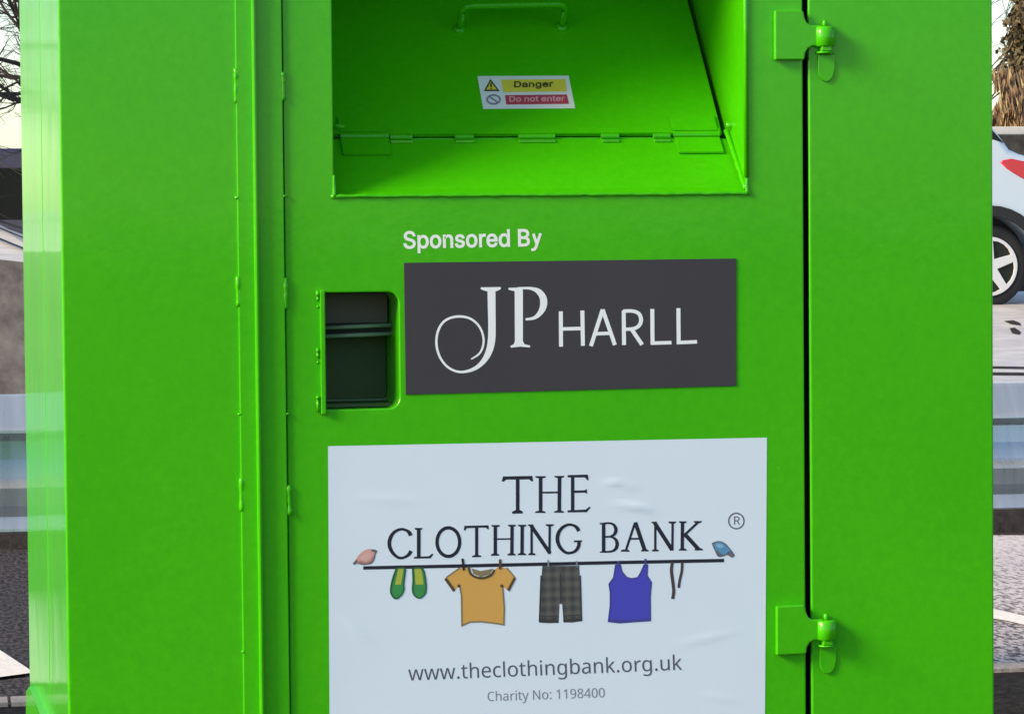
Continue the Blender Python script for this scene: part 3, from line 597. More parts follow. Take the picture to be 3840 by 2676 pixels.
def bare_tree(name, label, base, h, lean, seed, group=None, r=.10):
    rnd = random.Random(seed); t = thing(name, label, 'tree', base, group)
    bm = bmesh.new(); tips = []
    trunk_top = Vector(base) + Vector((lean, 0, h * .32))
    tb = bmesh.new(); tube_bm(tb, [Vector(base), Vector(base).lerp(trunk_top, .5) + Vector((.03, 0, 0)), trunk_top], [r * 1.3, r * 1.05, r * .9], 10, cap=False)
    add('trunk', frombm(tb), M['bark'], t, True)
    for k in range(8):
        a = k * .785 + rnd.uniform(-.3, .3)
        branch(bm, trunk_top - Vector((0, 0, rnd.uniform(0, h * .12))), Vector((math.cos(a) * .8, math.sin(a) * .5, rnd.uniform(.25, .9))).normalized(), h * .42, r * .38, 5, rnd, tips, .06, .85)
    add('crown', frombm(bm), M['bark'], t)
    return t
bare_tree('bare_tree', 'leafless tree with dense dark twigs above the pale bank, left of the green bank', (1.75, 21, .9), 3.0, .0, 11, 'bare trees on the bank', r=.11)
bare_tree('bare_tree', 'added leafless tree mostly beyond the far left edge, twigs reaching in, in front of the first', (-1.25, 18.5, .9), 3.0, .05, 31, 'bare trees on the bank', r=.10)  # added tree, darkens the sky mirrored in the clothing bank's side wall

def leaves(bm, pts, size, rnd, aspect=1.0, droop=None):
    for p in pts:
        s = size * rnd.uniform(.6, 1.3); n = Vector((rnd.gauss(0, 1), rnd.gauss(0, 1) - .6, rnd.gauss(0, 1))).normalized()
        a = n.orthogonal().normalized() if droop is None else (Vector((rnd.uniform(-.35, .35), rnd.uniform(-.35, .35), -1))).normalized()
        b = n.cross(a); b = b.normalized() if b.length > .01 else Vector((1, 0, 0))
        a = a * s * aspect; b = b * s
        vs = [bm.verts.new(p + k) for k in (-a, b * .5 - a * .2, a, -b * .5 - a * .2)]
        bm.faces.new(vs)
def ivy_tree(name, label, base, h, wd, seed):
    rnd = random.Random(seed); t = thing(name, label, 'tree', base); base = Vector(base)
    tb = bmesh.new(); tube_bm(tb, [base, base + Vector((.1, 0, h * .4)), base + Vector((.0, .1, h))], [.28, .22, .08], 10)
    for k in range(26):
        a = rnd.uniform(0, 6.28); z = rnd.uniform(.15, .95) * h
        p0 = base + Vector((0, 0, z)); p1 = p0 + Vector((math.cos(a) * wd * rnd.uniform(.5, 1.0), math.sin(a) * wd * .8, rnd.uniform(.1, .7)))
        tube_bm(tb, [p0, p0.lerp(p1, .5) + Vector((0, 0, .1)), p1], [.05, .035, .012], 5)
    add('trunk', frombm(tb), M['bark_brown'], t, True)
    def cloud(n, zl, zh, f=1.0):
        out = []
        while len(out) < n:
            z = rnd.uniform(zl, zh); a = rnd.uniform(0, 6.283); rr = wd * f * math.sqrt(rnd.uniform(.25, 1)) * (.75 + .25 * math.sin(z * 5 + a * 3) + .12 * math.sin(z * 11 + a * 7))
            out.append(base + Vector((math.cos(a) * rr, math.sin(a) * rr, z)))
        return out
    zc = h * .55
    bm = bmesh.new(); leaves(bm, cloud(6500, zc - .45, h * 1.02), .055, rnd); add('ivy_crown', frombm(bm), M['leaf_olive'], t)
    bm = bmesh.new(); leaves(bm, cloud(8500, .1, zc + .30, 1.35), .05, rnd, 2.6, 1); add('dry_stems', frombm(bm), M['leaf_brown'], t)
    bm = bmesh.new(); leaves(bm, cloud(3600, .1, zc + .30, 1.37), .028, rnd, 5.0, 1); add('tan_stems', frombm(bm), M['leaf_tan'], t)
    return t
ib = P(3850, 478, 36)
ivy_tree('ivy_clad_tree', 'brown tree trunk smothered in dry hanging ivy behind the white car', (ib.x + .18, 36, .9), 3.2, .50, 3)
bare_tree('bare_tree', 'thin bare tree beside the ivy-smothered trunk', (P(3740, 300, 44).x - 1.0, 44, .9), 5.0, .1, 23, None, r=.05)

# ================================================================== CLOTHING BANK
W = P(3725, 1338).x; D = 1.10; ZB, ZT = 0.10, 1.76
bank = thing('clothing_bank', 'bright green steel clothing bank with a chute, charity poster and sponsor panel', 'clothing bank', (W / 2, D / 2, 0))
pm = M['paint']
def px(x, y=1338, dep=0.0): return P(x, y, dep).x
XLP = px(910, 1338); XST = px(1070, 1338); XD0 = px(1074, 1338); XD1 = px(3016, 1338); XR0 = px(3037, 1338)
# shell
bm = bmesh.new()
box_bm(bm, (0.0, .006, ZB), (.004, D, ZT), .0015)
for dep, h in ((.455, .0005),):
    box_bm(bm, (-h, dep, ZB + .02), (.001, dep + .012, ZT - .02), .0006)
box_bm(bm, (W - .004, .006, ZB), (W, D, ZT), .0015)
box_bm(bm, (.004, D - .004, ZB), (W - .004, D - .0005, ZT))
box_bm(bm, (.004, .006, ZB), (W - .004, D - .004, ZB + .004))
box_bm(bm, (.004, .30, .60), (W - .004, .304, 1.05))
add('shell', frombm(bm), pm, bank)
bm = bmesh.new()
vs = [bm.verts.new(v) for v in ((-.02, -.03, ZT), (W + .02, -.03, ZT), (W + .02, D + .02, ZT), (-.02, D + .02, ZT), (-.02, -.03, ZT + .03), (W + .02, -.03, ZT + .03), (W + .02, D + .02, ZT + .06), (-.02, D + .02, ZT + .06))]
for f in ((0, 3, 2, 1), (4, 5, 6, 7), (0, 1, 5, 4), (1, 2, 6, 5), (2, 3, 7, 6), (3, 0, 4, 7)): bm.faces.new([vs[i] for i in f])
bmesh.ops.bevel(bm, geom=bm.edges[:], offset=.004, segments=2, affect='EDGES')
add('roof', frombm(bm), pm, bank)
for x0 in (.08, W - .20):
    add('skid', box((x0, .02, 0), (x0 + .12, D - .02, ZB - .001), .006), pm, bank)
# gusset on the side wall
gp = [S(a, b, -.010) for a, b in ((97, 2592), (108, 2572), (119, 2598), (150, 2676), (180, 2780), (170, 2900), (97, 2900))]
V = [(-.010, p.y, p.z) for p in gp] + [(.001, p.y, p.z) for p in gp]; n = len(gp)
me = pymesh(V, [tuple(range(n)), tuple(range(2 * n - 1, n - 1, -1))] + [(i, (i + 1) % n, n + (i + 1) % n, n + i) for i in range(n)])
bm = bmesh.new(); bm.from_mesh(me); add('side_gusset', frombm(bm), pm, bank)
# left front panel, trim strip with fin, right panel
add('left_panel', plate([[(0.0, ZB), (XLP, ZB), (XLP, ZT - .002), (0.0, ZT - .002)]], 0.0, .006, .0028, 3), pm, bank, False)
XF0, XF1 = px(958, 1338, -.03), px(972, 1338, -.03)
bm = bmesh.new()
box_bm(bm, (XLP - .0045, -.004, ZB), (XST, .004, ZT - .004), .0012)
add('trim_strip', frombm(bm), pm, bank)
fx = px(967, 1338, -.010)
tl = P(951, 0, -.03).x; 
add('fin', box((fx - .0028, -.0125, ZB), (fx + .0028, -.0035, ZT - .006), .0024), pm, bank)
for (a, b) in (((884, 258), (885, 388)), ((892, 1036), (894, 1148)), ((905, 1790), (907, 1916)), ((889, 738), (889, 745)), ((899, 1548), (899, 1556)), ((913, 2437), (913, 2445)),
               ((1060, 272), (1061, 378)), ((1069, 1042), (1071, 1158)), ((1082, 1818), (1086, 1930)), ((1066, 731), (1066, 738)), ((1076, 1546), (1077, 1553))):
    p0, p1 = P(*a), P(*b); p0.y = p1.y = -.0015
    k = max(2, int((p0 - p1).length / .004)); rnd = random.Random(int(a[1]))
    pts = [p0.lerp(p1, i / k) for i in range(k + 1)]
    add('weld_bead', tube(pts, [.0030 * rnd.uniform(.75, 1.2) for _ in pts], 8), pm, bank, True)
add('right_panel', plate([[(XR0, ZB), (W, ZB), (W, ZT - .002), (XR0, ZT - .002)]], 0.0, .006, .0025, 3), pm, bank)
bm = bmesh.new(); box_bm(bm, (XD1 - .03, .030, ZB), (XR0 + .03, .034, ZT - .01))
add('jamb', frombm(bm), M['dark'], bank)
add('door_stop', box((px(1055) - .02, .0045, ZB), (px(1075) - .001, .009, ZT - .01)), pm, bank)
# chute numbers
xl, xr = px(1249, 400), px(2799, 400)
zs = P(2020, 733).z
SD = .085; zh = P(2000, 513, SD).z
ztop = 1.58
# front door with chute opening and lock recess
def rrect(x0, z0, x1, z1, r, left_square=True, n=6):
    pts = [(x0, z0)]
    pts += [(x1 - r + r * math.cos(R(a)), z0 + r + r * math.sin(R(a))) for a in [-90 + 90 * i / n for i in range(n + 1)]]
    pts += [(x1 - r + r * math.cos(R(a)), z1 - r + r * math.sin(R(a))) for a in [90 * i / n for i in range(n + 1)]]
    pts += [(x0, z1)]
    return pts
rx0, rx1 = px(1218, 1310), px(1497, 1310); rz1, rz0 = P(1360, 1096).z, P(1360, 1533).z
hole = rrect(rx0, rz0, rx1, rz1, .0135)
door = add('front_door', plate([[(XD0, ZB + .01), (XD1, ZB + .01), (XD1, ZT - .012), (XD0, ZT - .012)], [(xl, zs), (xr, zs), (xr, ztop), (xl, ztop)], hole], 0.0, .005, .0018, 3), pm, bank)
# chute: sill, cheeks, hood
bm = bmesh.new()
def quad_slab(bm, pts, off):
    a = [bm.verts.new(p) for p in pts]; b = [bm.verts.new(Vector(p) + Vector(off)) for p in pts]; n = len(pts)
    bm.faces.new(a); bm.faces.new(b[::-1])
    for i in range(n): bm.faces.new((a[i], b[i], b[(i + 1) % n], a[(i + 1) % n]))
LY, LZ = .016, zs + .0085
quad_slab(bm, [(xl, .0006, zs), (xr, .0006, zs), (xr, LY, LZ), (xl, LY, LZ)], (0, .002, -.004))
quad_slab(bm, [(xl, LY, LZ), (xr, LY, LZ), (xr, SD, zh - .003), (xl, SD, zh - .003)], (0, .002, -.004))
quad_slab(bm, [(xl, SD + .0004, zh - .0035), (xr, SD + .0004, zh - .0035), (xr, SD + .05, zh - .001), (xl, SD + .05, zh - .001)], (0, 0, -.003))
quad_slab(bm, [(xr, .004, zs - .004), (xr, .46, zs - .004), (xr, .46, ztop), (xr, .004, ztop)], (.003, 0, 0))
quad_slab(bm, [(xl, .004, zs - .004), (xl, .004, ztop), (xl, .46, ztop), (xl, .46, zs - .004)], (-.003, 0, 0))
quad_slab(bm, [(xl - .003, .004, ztop), (xr + .003, .004, ztop), (xr + .003, .46, ztop), (xl - .003, .46, ztop)], (0, 0, .003))
quad_slab(bm, [(xl - .003, .46, zs - .05), (xr + .003, .46, zs - .05), (xr + .003, .46, ztop), (xl - .003, .46, ztop)], (0, .003, 0))
add('chute', frombm(bm), pm, bank)
# welded lip along the sill
rnd = random.Random(4); bm = bmesh.new(); k = 90
pts = [Vector((xl - .004 + (xr - xl + .008) * i / k, -.0002, zs + .0008 + rnd.uniform(-.0004, .0004))) for i in range(k + 1)]
tube_bm(bm, pts, [.0026 * rnd.uniform(.85, 1.15) for _ in pts], 10)
for xx in (xl, xr):
    pts = [Vector((xx + rnd.uniform(-.0004, .0004), -.0006, zs + .026 * i / 8)) for i in range(9)]
    tube_bm(bm, pts, [.0026 * (1 - .06 * i) for i in range(9)], 8)
add('chute_lip', frombm(bm), pm, bank, True)
add('cheek_edge', tube([(xr - .0005, -.0002, zs + .02), (xr - .0005, -.0002, ztop - .01)], .0032, 8), pm, bank, True)
p0 = P(2800, 712, .002); p1 = P(2727, 494, SD); n_ = 14
add('corner_weld', tube([p0.lerp(p1, i / n_) + Vector((-.001, 0, .001)) for i in range(n_ + 1)], [.0034 * rnd.uniform(.8, 1.2) for _ in range(n_ + 1)], 8), pm, bank, True)
# flap leaning back into the body
FO = Vector((0, SD + .004, P(2000, 507, SD + .004).z)); zt2 = P(2590, 0, .262).z
FU = Vector((0, .262 - FO.y, zt2 - FO.z)).normalized(); FN = Vector((0, -FU.z, FU.y)); FN = FN if FN.y < 0 else -FN
fl0, fl1 = xl + .006, px(2709, 488, SD + .004)
FL = .40
def fpt(x, u, h=0.0): return Vector((x, 0, 0)) + FO + FU * u + FN * h
def slab_on_flap(bm, x0, x1, u0, u1, h0, h1, bev=0.0):
    vs = [bm.verts.new(fpt(x, u, h)) for h in (h0, h1) for (x, u) in ((x0, u0), (x1, u0), (x1, u1), (x0, u1))]
    fs = [bm.faces.new([vs[i] for i in f]) for f in ((0, 3, 2, 1), (4, 5, 6, 7), (0, 1, 5, 4), (1, 2, 6, 5), (2, 3, 7, 6), (3, 0, 4, 7))]
    if bev: bmesh.ops.bevel(bm, geom=list({e for f in fs for e in f.edges}), offset=bev, segments=2, affect='EDGES')
bm = bmesh.new(); slab_on_flap(bm, fl0, fl1, 0, FL, -.003, 0, .0008); slab_on_flap(bm, fl0 + .002, fl1 - .002, .0005, .010, 0, .0022, .0008)
flap = add('chute_flap', frombm(bm), pm, bank)
def onflap(a, b): return onplane(a, b, FO, FN)
# handle
hl, hr = onflap(1722, 112), onflap(2106, 104)
hh = .040
def up_(p, h): return p + FN * h
hp = [up_(hl, 0), up_(hl, .012), up_(hl, hh - .010)]
a, b = up_(hl, hh), up_(hr, hh)
ax = (b - a).normalized()
for t in (0, 30, 60, 90):
    hp.append(up_(hl, hh - .010) + ax * (.010 - .010 * math.cos(R(t))) + FN * (.010 * math.sin(R(t))))
for t in (0, 30, 60, 90):
    hp.append(up_(hr, hh - .010) - ax * (.010 - .010 * math.sin(R(t))) + FN * (.010 * math.cos(R(t))))
hp += [up_(hr, hh - .010), up_(hr, .012), up_(hr, 0)]
hb = add('flap_handle', tube(hp, .0042, 12), pm, flap, True)
for p in (hl, hr):
    add('weld_foot', lathe([(.0085, -.0005), (.0085, .001), (.006, .0045)], p, FN, 14), pm, hb, True)
# hinges of the flap
def knuckle(x0, x1, nm='hinge_knuckle'):
    c = fpt(0, -.004, .001)
    bm = bmesh.new(); tube_bm(bm, [(x0, c.y, c.z), (x1, c.y, c.z)], .0036, 10)
    box_bm(bm, (x0, c.y - .007, c.z - .0075), (x1, c.y - .001, c.z - .0035), .0008)
    return add(nm, frombm(bm), pm, bank, False)
c_ = fpt(0, .0, -.001)
add('hinge_strip', tube([(fl0 + .004, c_.y + .0035, c_.z - .0045), (fl1 - .004, c_.y + .0035, c_.z - .0045)], .0028, 8), pm, bank)
for a, b in ((1462, 1545), (1707, 1776), (1944, 2080), (2254, 2320), (2450, 2512)):
    knuckle(px(a, 510, SD), px(b, 510, SD))
sn = Vector((0, -(zh - .003 - LZ), SD - LY)).normalized(); sd = Vector((0, SD - LY, zh - .003 - LZ)).normalized()
sn = sn if sn.z > 0 else -sn
def spt(x, u, h): return Vector((x, SD, zh - .003)) + sd * (u - SL) + sn * h
SL = Vector((0, SD - .002, zh - .003 - zs)).length
for a, b in ((1279, 1462), (2534, 2704)):
    x0, x1 = px(a, 530, SD * .9), px(b, 530, SD * .9)
    bm = bmesh.new()
    vs = [bm.verts.new(spt(x, u, h)) for h in (0.0002, .0032) for (x, u) in ((x0, SL - .030), (x1, SL - .030), (x1, SL - .0005), (x0, SL - .0005))]
    fs = [bm.faces.new([vs[i] for i in f]) for f in ((0, 3, 2, 1), (4, 5, 6, 7), (0, 1, 5, 4), (1, 2, 6, 5), (2, 3, 7, 6), (3, 0, 4, 7))]
    bmesh.ops.bevel(bm, geom=list({e for f in fs for e in f.edges}), offset=.0008, segments=2, affect='EDGES')
    slab_on_flap(bm, x0, x1, .004, .032, .0002, .0030, .0008)
    c = fpt(0, -.003, .002); tube_bm(bm, [(x0, c.y, c.z), (x1, c.y, c.z)], .0042, 10)
    add('hinge_leaf', frombm(bm), pm, bank)
for a, b, y in ((1247, 1290, 474), (2722, 2768, 470)):
    q0, q1 = P(a, y, SD - .012), P(b, y + 2, SD - .012)
    add('stop_pin', tube([q0, q1], .0036, 10), pm, bank, True)

# danger sticker on the flap
def dz(x, y): return onflap(1770 + x / 5.6, 260 + y / 5.6)
st = add('warning_sticker', ink([[[(112, 150), (2030, 140), (2165, 825), (235, 840)]]], dz, .0004, FN), M['sticker'], bank)
add('yellow_band', ink([[[(600, 225), (1960, 215), (1985, 475), (660, 490)]]], dz, .0006, FN), M['yellow'], st)
add('red_band', ink([[[(690, 552), (1990, 537), (2040, 735), (718, 750)]]], dz, .0006, FN), M['red'], st)
add('warning_triangle', ink([[[(385, 215), (580, 470), (248, 470)], [(388, 268), (522, 438), (300, 438)]]] + [stroke([(392, 300), (402, 385)], 34)] + [bar(390, 402, 420, 428)], dz, .0008, FN), M['olive'], st)
add('triangle_fill', ink([[[(385, 240), (560, 460), (265, 460)]]], dz, .0006, FN), M['yellow'], st)
add('prohibition_symbol', ink([ring(452, 645, 135, 92, 38)] + [stroke([(375, 590), (530, 700)], 34)], dz, .0008, FN), M['mauve'], st)
add('lettering', ink(bold(text('inter', 'Danger', (868, 388), (1700, 378), 118), 12), dz, .0009, FN), M['olive'], st)
add('lettering', ink(bold(text('inter', 'Do not enter', (770, 690), (1945, 676), 108), 10), dz, .0009, FN), M['pinkish'], st)

# lock recess
bm = bmesh.new()
dep = .105
n = len(hole); a = [bm.verts.new((x, .004, z)) for x, z in hole]; b = [bm.verts.new((x, dep, z)) for x, z in hole]
for i in range(n): bm.faces.new((a[i], a[(i + 1) % n], b[(i + 1) % n], b[i]))
bmesh.ops.recalc_face_normals(bm, faces=bm.faces)
bmesh.ops.reverse_faces(bm, faces=bm.faces)
rec = add('lock_recess', frombm(bm), pm, bank)
zb = P(1350, 1212, .06).z
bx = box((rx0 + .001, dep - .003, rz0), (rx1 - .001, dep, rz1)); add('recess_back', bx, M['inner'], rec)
add('upper_plate', box((rx0 + .002, .075, P(1350, 1222, .075).z), (px(1452, 1150, .075), .079, rz1 - .003)), M['innergrey'], rec)
for y0, y1 in ((1216, 1231), (1248, 1263)):
    q0, q1 = P(1224, (y0 + y1) / 2 + 6, .055), P(1484, (y0 + y1) / 2 - 6, .055)
    bm = bmesh.new(); tube_bm(bm, [(rx0 + .001, .055, q0.z), (q1.x, .055, q1.z)], .0026, 8)
    add('lock_bar', frombm(bm), M['barsteel'], rec, True)
zz = P(1350, 1236, .058).z
add('bar_bracket', box((rx0 + .001, .058, zz - .008), (px(1484, 1236, .058), .075, zz + .008)), M['dark'], rec)
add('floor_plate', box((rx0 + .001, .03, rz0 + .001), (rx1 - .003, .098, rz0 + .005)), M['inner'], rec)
q = P(1350, 1503, .092)
add('floor_edge', tube([(rx0 + .002, .094, q.z + .001), (px(1455, 1500, .094), .094, q.z + .001)], .0011, 6), M['barsteel'], rec)
# hinged strip on the recess' left edge
fz1, fz0 = P(1205, 1088).z, P(1205, 1552).z
x0, x1 = px(1200, 1320), px(1219, 1320)
add('recess_flange', box((x0, -.006, fz0), (x1, .001, fz1), .0012), pm, bank)
for y0, y1, r_ in ((1090, 1112, .0042), (1112, 1128, .003), (1146, 1154, .0026), (1306, 1322, .0036), (1322, 1342, .003), (1354, 1362, .0024), (1484, 1496, .0038), (1496, 1545, .0028)):
    add('weld_bead', tube([P(1191, y0, -.002), P(1192, (y0 + y1) / 2, -.003), P(1193, y1, -.002)], [r_ * .5, r_ * .68, r_ * .5], 8), pm, bank, True)

# door hinges
def hinge(dx, dy):
    def q(a, b): p = P(a + dx, b + dy); return (p.x, p.z)
    pl = [q(2899, 224), q(2899, 44), q(2903, 41), q(3000, 40), q(3007, 48), q(3011, 70), q(3020, 88), q(3036, 97), q(3075, 97), q(3075, 174), q(3040, 175), q(3024, 184), q(3014, 200), q(3011, 222), q(3005, 226), q(2903, 227)]
    root = add('door_hinge', plate([pl], -.0085, .008, .0018, 3), pm, bank)
    a = P(3099 + dx, 99 + dy, -.012); b = P(3099 + dx, 175 + dy, -.012); r_ = (px(3137) - px(3062)) / 2
    for p in (a, b): p.y = -.004
    b.x = a.x
    add('barrel', lathe([(r_ - .002, 0), (r_, .0015), (r_, (a - b).length - .0015), (r_ - .002, (a - b).length)], b, (0, 0, 1), 28), pm, root, True)
    add('hinge_pin', lathe([(.0032, 0), (.0033, .0055), (.0026, .0078), (.001, .009)], a + Vector((0, 0, -.001)), (0, 0, 1), 16), pm, root, True)
    w0 = P(3099 + dx, 189 + dy, -.012); w0.y = -.004; w0.x = a.x
    add('washer', lathe([(r_ - .004, 0), (r_ - .0022, .0008), (r_ - .0022, .0022), (r_ - .004, .003)], w0 + Vector((0, 0, -.004)), (0, 0, 1), 24), pm, root, True)
    lug = [q(3066, 205), q(3133, 205), q(3129, 262), q(3122, 290), q(3110, 304), q(3096, 308), q(3082, 302), q(3070, 286), q(3066, 262)]
    add('lug', plate([lug], -.0026, .0026, .0012, 3), pm, root)
    stem = box((a.x - .0062, -.014, w0.z - .001), (a.x + .0062, -.001, b.z + .001), .001)
    add('pin_stem', stem, pm, root)
    return root
h1 = hinge(0, 0)
off = P(3097 + 6, 2220 + 99) - P(3099, 99)
h2 = h1.copy(); COL.objects.link(h2); h2.parent = bank; h2.location = h1.location + Vector((off.x + .0005, 0, off.z))
for ch in list(h1.children):
    c = ch.copy(); COL.objects.link(c); c.parent = h2

# ------------------------------------------------------------------ sponsor lettering and panel
def pf(x, y): return P(x, y)
add('sponsor_lettering', ink(bold(text('inter', 'Sponsored B', (1511, 931), (1990, 921.8), 62), 4.2) + [stroke([(2000, 876), (2014, 919)], 10.5), stroke([(2027, 875), (2010, 926), (2004, 935), (1992, 937)], 10.5)], pf, .00015), M['letter_white'], bank)
sp = add('sponsor_panel', plate([XZ([(1521, 1479), (2760, 1446), (2760, 969), (1514, 985)])], -.0012, .001, .0003), M['grey_vinyl'], bank)
JP = []
J = [(1842, 1078, 30), (1843, 1150, 29), (1844, 1220, 28), (1843, 1268, 28), (1836, 1308, 26), (1820, 1343, 21), (1796, 1370, 16), (1766, 1387, 12), (1730, 1394, 9), (1700, 1388, 8.5), (1672, 1370, 8.5), (1650, 1340, 8.5), (1638, 1305, 9), (1636, 1270, 9), (1644, 1235, 9), (1662, 1207, 9), (1690, 1191, 9), (1725, 1186, 9), (1760, 1193, 8.5), (1788, 1213, 8), (1806, 1242, 8), (1813, 1275, 8), (1808, 1305, 8), (1794, 1328, 7), (1766, 1346, 5)]
JP.append(curve_stroke(J, 4))
JP.append([[(1802, 1077), (1877, 1076), (1877, 1084), (1860, 1092), (1824, 1092), (1802, 1084)]])
JP.append([[(1929, 1082), (1960, 1081), (1960, 1278), (1966, 1290), (1987, 1295), (1987, 1302), (1950, 1299), (1914, 1303), (1914, 1296), (1926, 1290), (1930, 1278)]])
JP.append([[(1906, 1079), (1960, 1077), (1960, 1087), (1930, 1092), (1906, 1086)]])
JP.append(curve_stroke([(1940, 1081, 9), (1975, 1080, 9), (1998, 1083, 13), (2018, 1092, 20), (2033, 1110, 25), (2038, 1132, 27), (2034, 1156, 24), (2021, 1177, 18), (2001, 1192, 12), (1970, 1197, 8)], 4))
add('lettering', ink(JP, pf, .00135), M['ink_white'], sp)
HL = []
w_ = 15
HL += [stroke([(2102, 1167), (2103, 1299)], w_), stroke([(2183, 1164), (2185, 1296)], w_), stroke([(2102, 1233), (2184, 1231)], 13)]
HL += [stroke([(2259, 1160), (2215, 1297)], w_), stroke([(2259, 1160), (2305, 1293)], w_), stroke([(2232, 1251), (2287, 1249)], 13)]
HL += [stroke([(2338, 1164), (2339, 1293)], w_), curve_stroke([(2336, 1166, 13), (2372, 1166, 13), (2395, 1176, 14), (2403, 1198, 15), (2396, 1220, 14), (2374, 1232, 13), (2338, 1234, 12)], 4), stroke([(2367, 1233), (2407, 1292)], w_)]
HL += [stroke([(2445, 1158), (2446, 1292)], w_), stroke([(2440, 1286), (2517, 1284)], 13)]
HL += [stroke([(2543, 1155), (2544, 1290)], w_), stroke([(2538, 1284), (2613, 1281)], 13)]
add('lettering', ink(HL, pf, .00135), M['ink_white'], sp)

# ------------------------------------------------------------------ charity poster
q = [P(1230, 1672), P(2876, 1640), P(2868, 2750), P(1236, 2764)]
NXg, NZg = 120, 84
bumps = [(2295, 1806, 34, 6, -4, .0011), (2345, 1815, 34, 6, 6, .0007), (2360, 1892, 58, 9, 4, .0014), (2405, 1905, 40, 7, 14, .0009), (1450, 1870, 100, 16, 4, .00045), (1330, 2360, 60, 12, 40, .0006), (2650, 2380, 90, 10, -12, .0006), (2700, 2600, 70, 9, 8, .0005)]
V, F = [], []
for j in range(NZg + 1):
    for i in range(NXg + 1):
        u, v_ = i / NXg, j / NZg
        p = (q[0] * (1 - u) + q[1] * u) * (1 - v_) + (q[3] * (1 - u) + q[2] * u) * v_
        sx_, sy_ = 1230 + u * 1646, 1672 + v_ * 1092 - u * 32
        h = .0003
        for bx_, by_, sa, sb, rot_, hh_ in bumps:
            dx_, dy_ = sx_ - bx_, sy_ - by_; c_, s_ = math.cos(R(rot_)), math.sin(R(rot_))
            ex, ey = (dx_ * c_ + dy_ * s_) / sa, (-dx_ * s_ + dy_ * c_) / sb
            h += hh_ * math.exp(-(ex * ex + ey * ey))
        V.append((p.x, -h, p.z))
for j in range(NZg):
    for i in range(NXg):
        a = j * (NXg + 1) + i; F.append((a, a + NXg + 1, a + NXg + 2, a + 1))
me = pymesh(V, F)
poster = add('charity_poster', me, M['white_vinyl'], bank, True)
IK = .00042
def pr(name, shapes, mt, k=0): return add(name, ink(shapes, pf, IK + .00014 * k), M[mt], poster)
def serif(x, y, wd, top=True, h=8): # small slab with bracket
    s = 1 if top else -1
    return [[(x - wd / 2, y), (x + wd / 2, y), (x + wd / 2 - 1, y + s * h * .6), (x + wd / 4, y + s * h), (x - wd / 4, y + s * h), (x - wd / 2 + 1, y + s * h * .6)]]
A = []
# THE
A += [[[(1886, 1785), (1996, 1783), (1999, 1804), (1991, 1803), (1984, 1796), (1948, 1797), (1948, 1910), (1960, 1916), (1960, 1924), (1920, 1925), (1920, 1917), (1934, 1911), (1934, 1797), (1898, 1797), (1889, 1805), (1881, 1804)]]]
A += [stroke([(2027, 1786), (2027, 1921)], 14), stroke([(2098, 1785), (2097, 1920)], 14), stroke([(2020, 1846), (2104, 1845)], 7), serif(2027, 1784, 40), serif(2097, 1783, 38), serif(2026, 1922, 40, False), serif(2096, 1921, 38, False)]
A += [stroke([(2147, 1780), (2147, 1917)], 13), [[(2128, 1780), (2204, 1778), (2207, 1800), (2201, 1799), (2194, 1789), (2128, 1789)]], [[(2150, 1838), (2192, 1837), (2200, 1832), (2202, 1850), (2192, 1846), (2150, 1847)]], [[(2128, 1912), (2196, 1909), (2210, 1898), (2215, 1901), (2200, 1919), (2128, 1920)]]]
# CLOTHING
A += [curve_stroke([(1540, 2007, 15), (1534, 1995, 14), (1521, 1986, 10), (1502, 1983, 10), (1478, 1994, 12), (1463, 2017, 14), (1460, 2043, 14), (1470, 2068, 13), (1488, 2086, 11), (1504, 2091, 10), (1521, 2086, 10), (1534, 2076, 13), (1541, 2064, 14)], 4)]
A += [stroke([(1570, 1978), (1570, 2090)], 14), serif(1569, 1978, 30), [[(1552, 2093), (1552, 2086), (1608, 2084), (1620, 2074), (1625, 2077), (1614, 2092)]]]
A += [ring(1681, 2031, 42.5, 53.5, 13)]
A += [[[(1741, 1970), (1831, 1968), (1833, 1983), (1827, 1982), (1822, 1977), (1793, 1977), (1793, 2079), (1804, 2082), (1804, 2087), (1770, 2088), (1770, 2083), (1781, 2079), (1781, 1978), (1750, 1979), (1744, 1988), (1739, 1987)]]]
A += [stroke([(1857, 1968), (1857, 2081)], 13), stroke([(1920, 1967), (1919, 2080)], 13), stroke([(1850, 2020), (1926, 2019)], 6), serif(1858, 1967, 32), serif(1919, 1966, 30), serif(1856, 2082, 32, False), serif(1918, 2081, 32, False)]
A += [stroke([(1958, 1967), (1957, 2079)], 13), serif(1958, 1966, 32), serif(1957, 2080, 32, False)]
A += [stroke([(1993, 1968), (1993, 2079)], 9), stroke([(1990, 1968), (2062, 2073)], 14), stroke([(2061, 1965), (2060, 2076)], 9), serif(1994, 2080, 28, False), serif(2061, 1964, 31), [[(1980, 1965), (2000, 1965), (2000, 1972), (1980, 1970)]]]
A += [curve_stroke([(2170, 1990, 14), (2163, 1977, 13), (2149, 1968, 10), (2130, 1966, 10), (2108, 1977, 12), (2093, 1999, 14), (2090, 2024, 14), (2099, 2049, 13), (2116, 2067, 11), (2132, 2072, 10), (2151, 2068, 10), (2163, 2058, 12), (2170, 2044, 13), (2171, 2028, 13)], 4), [[(2152, 2025), (2182, 2024), (2182, 2030), (2152, 2032)]]]
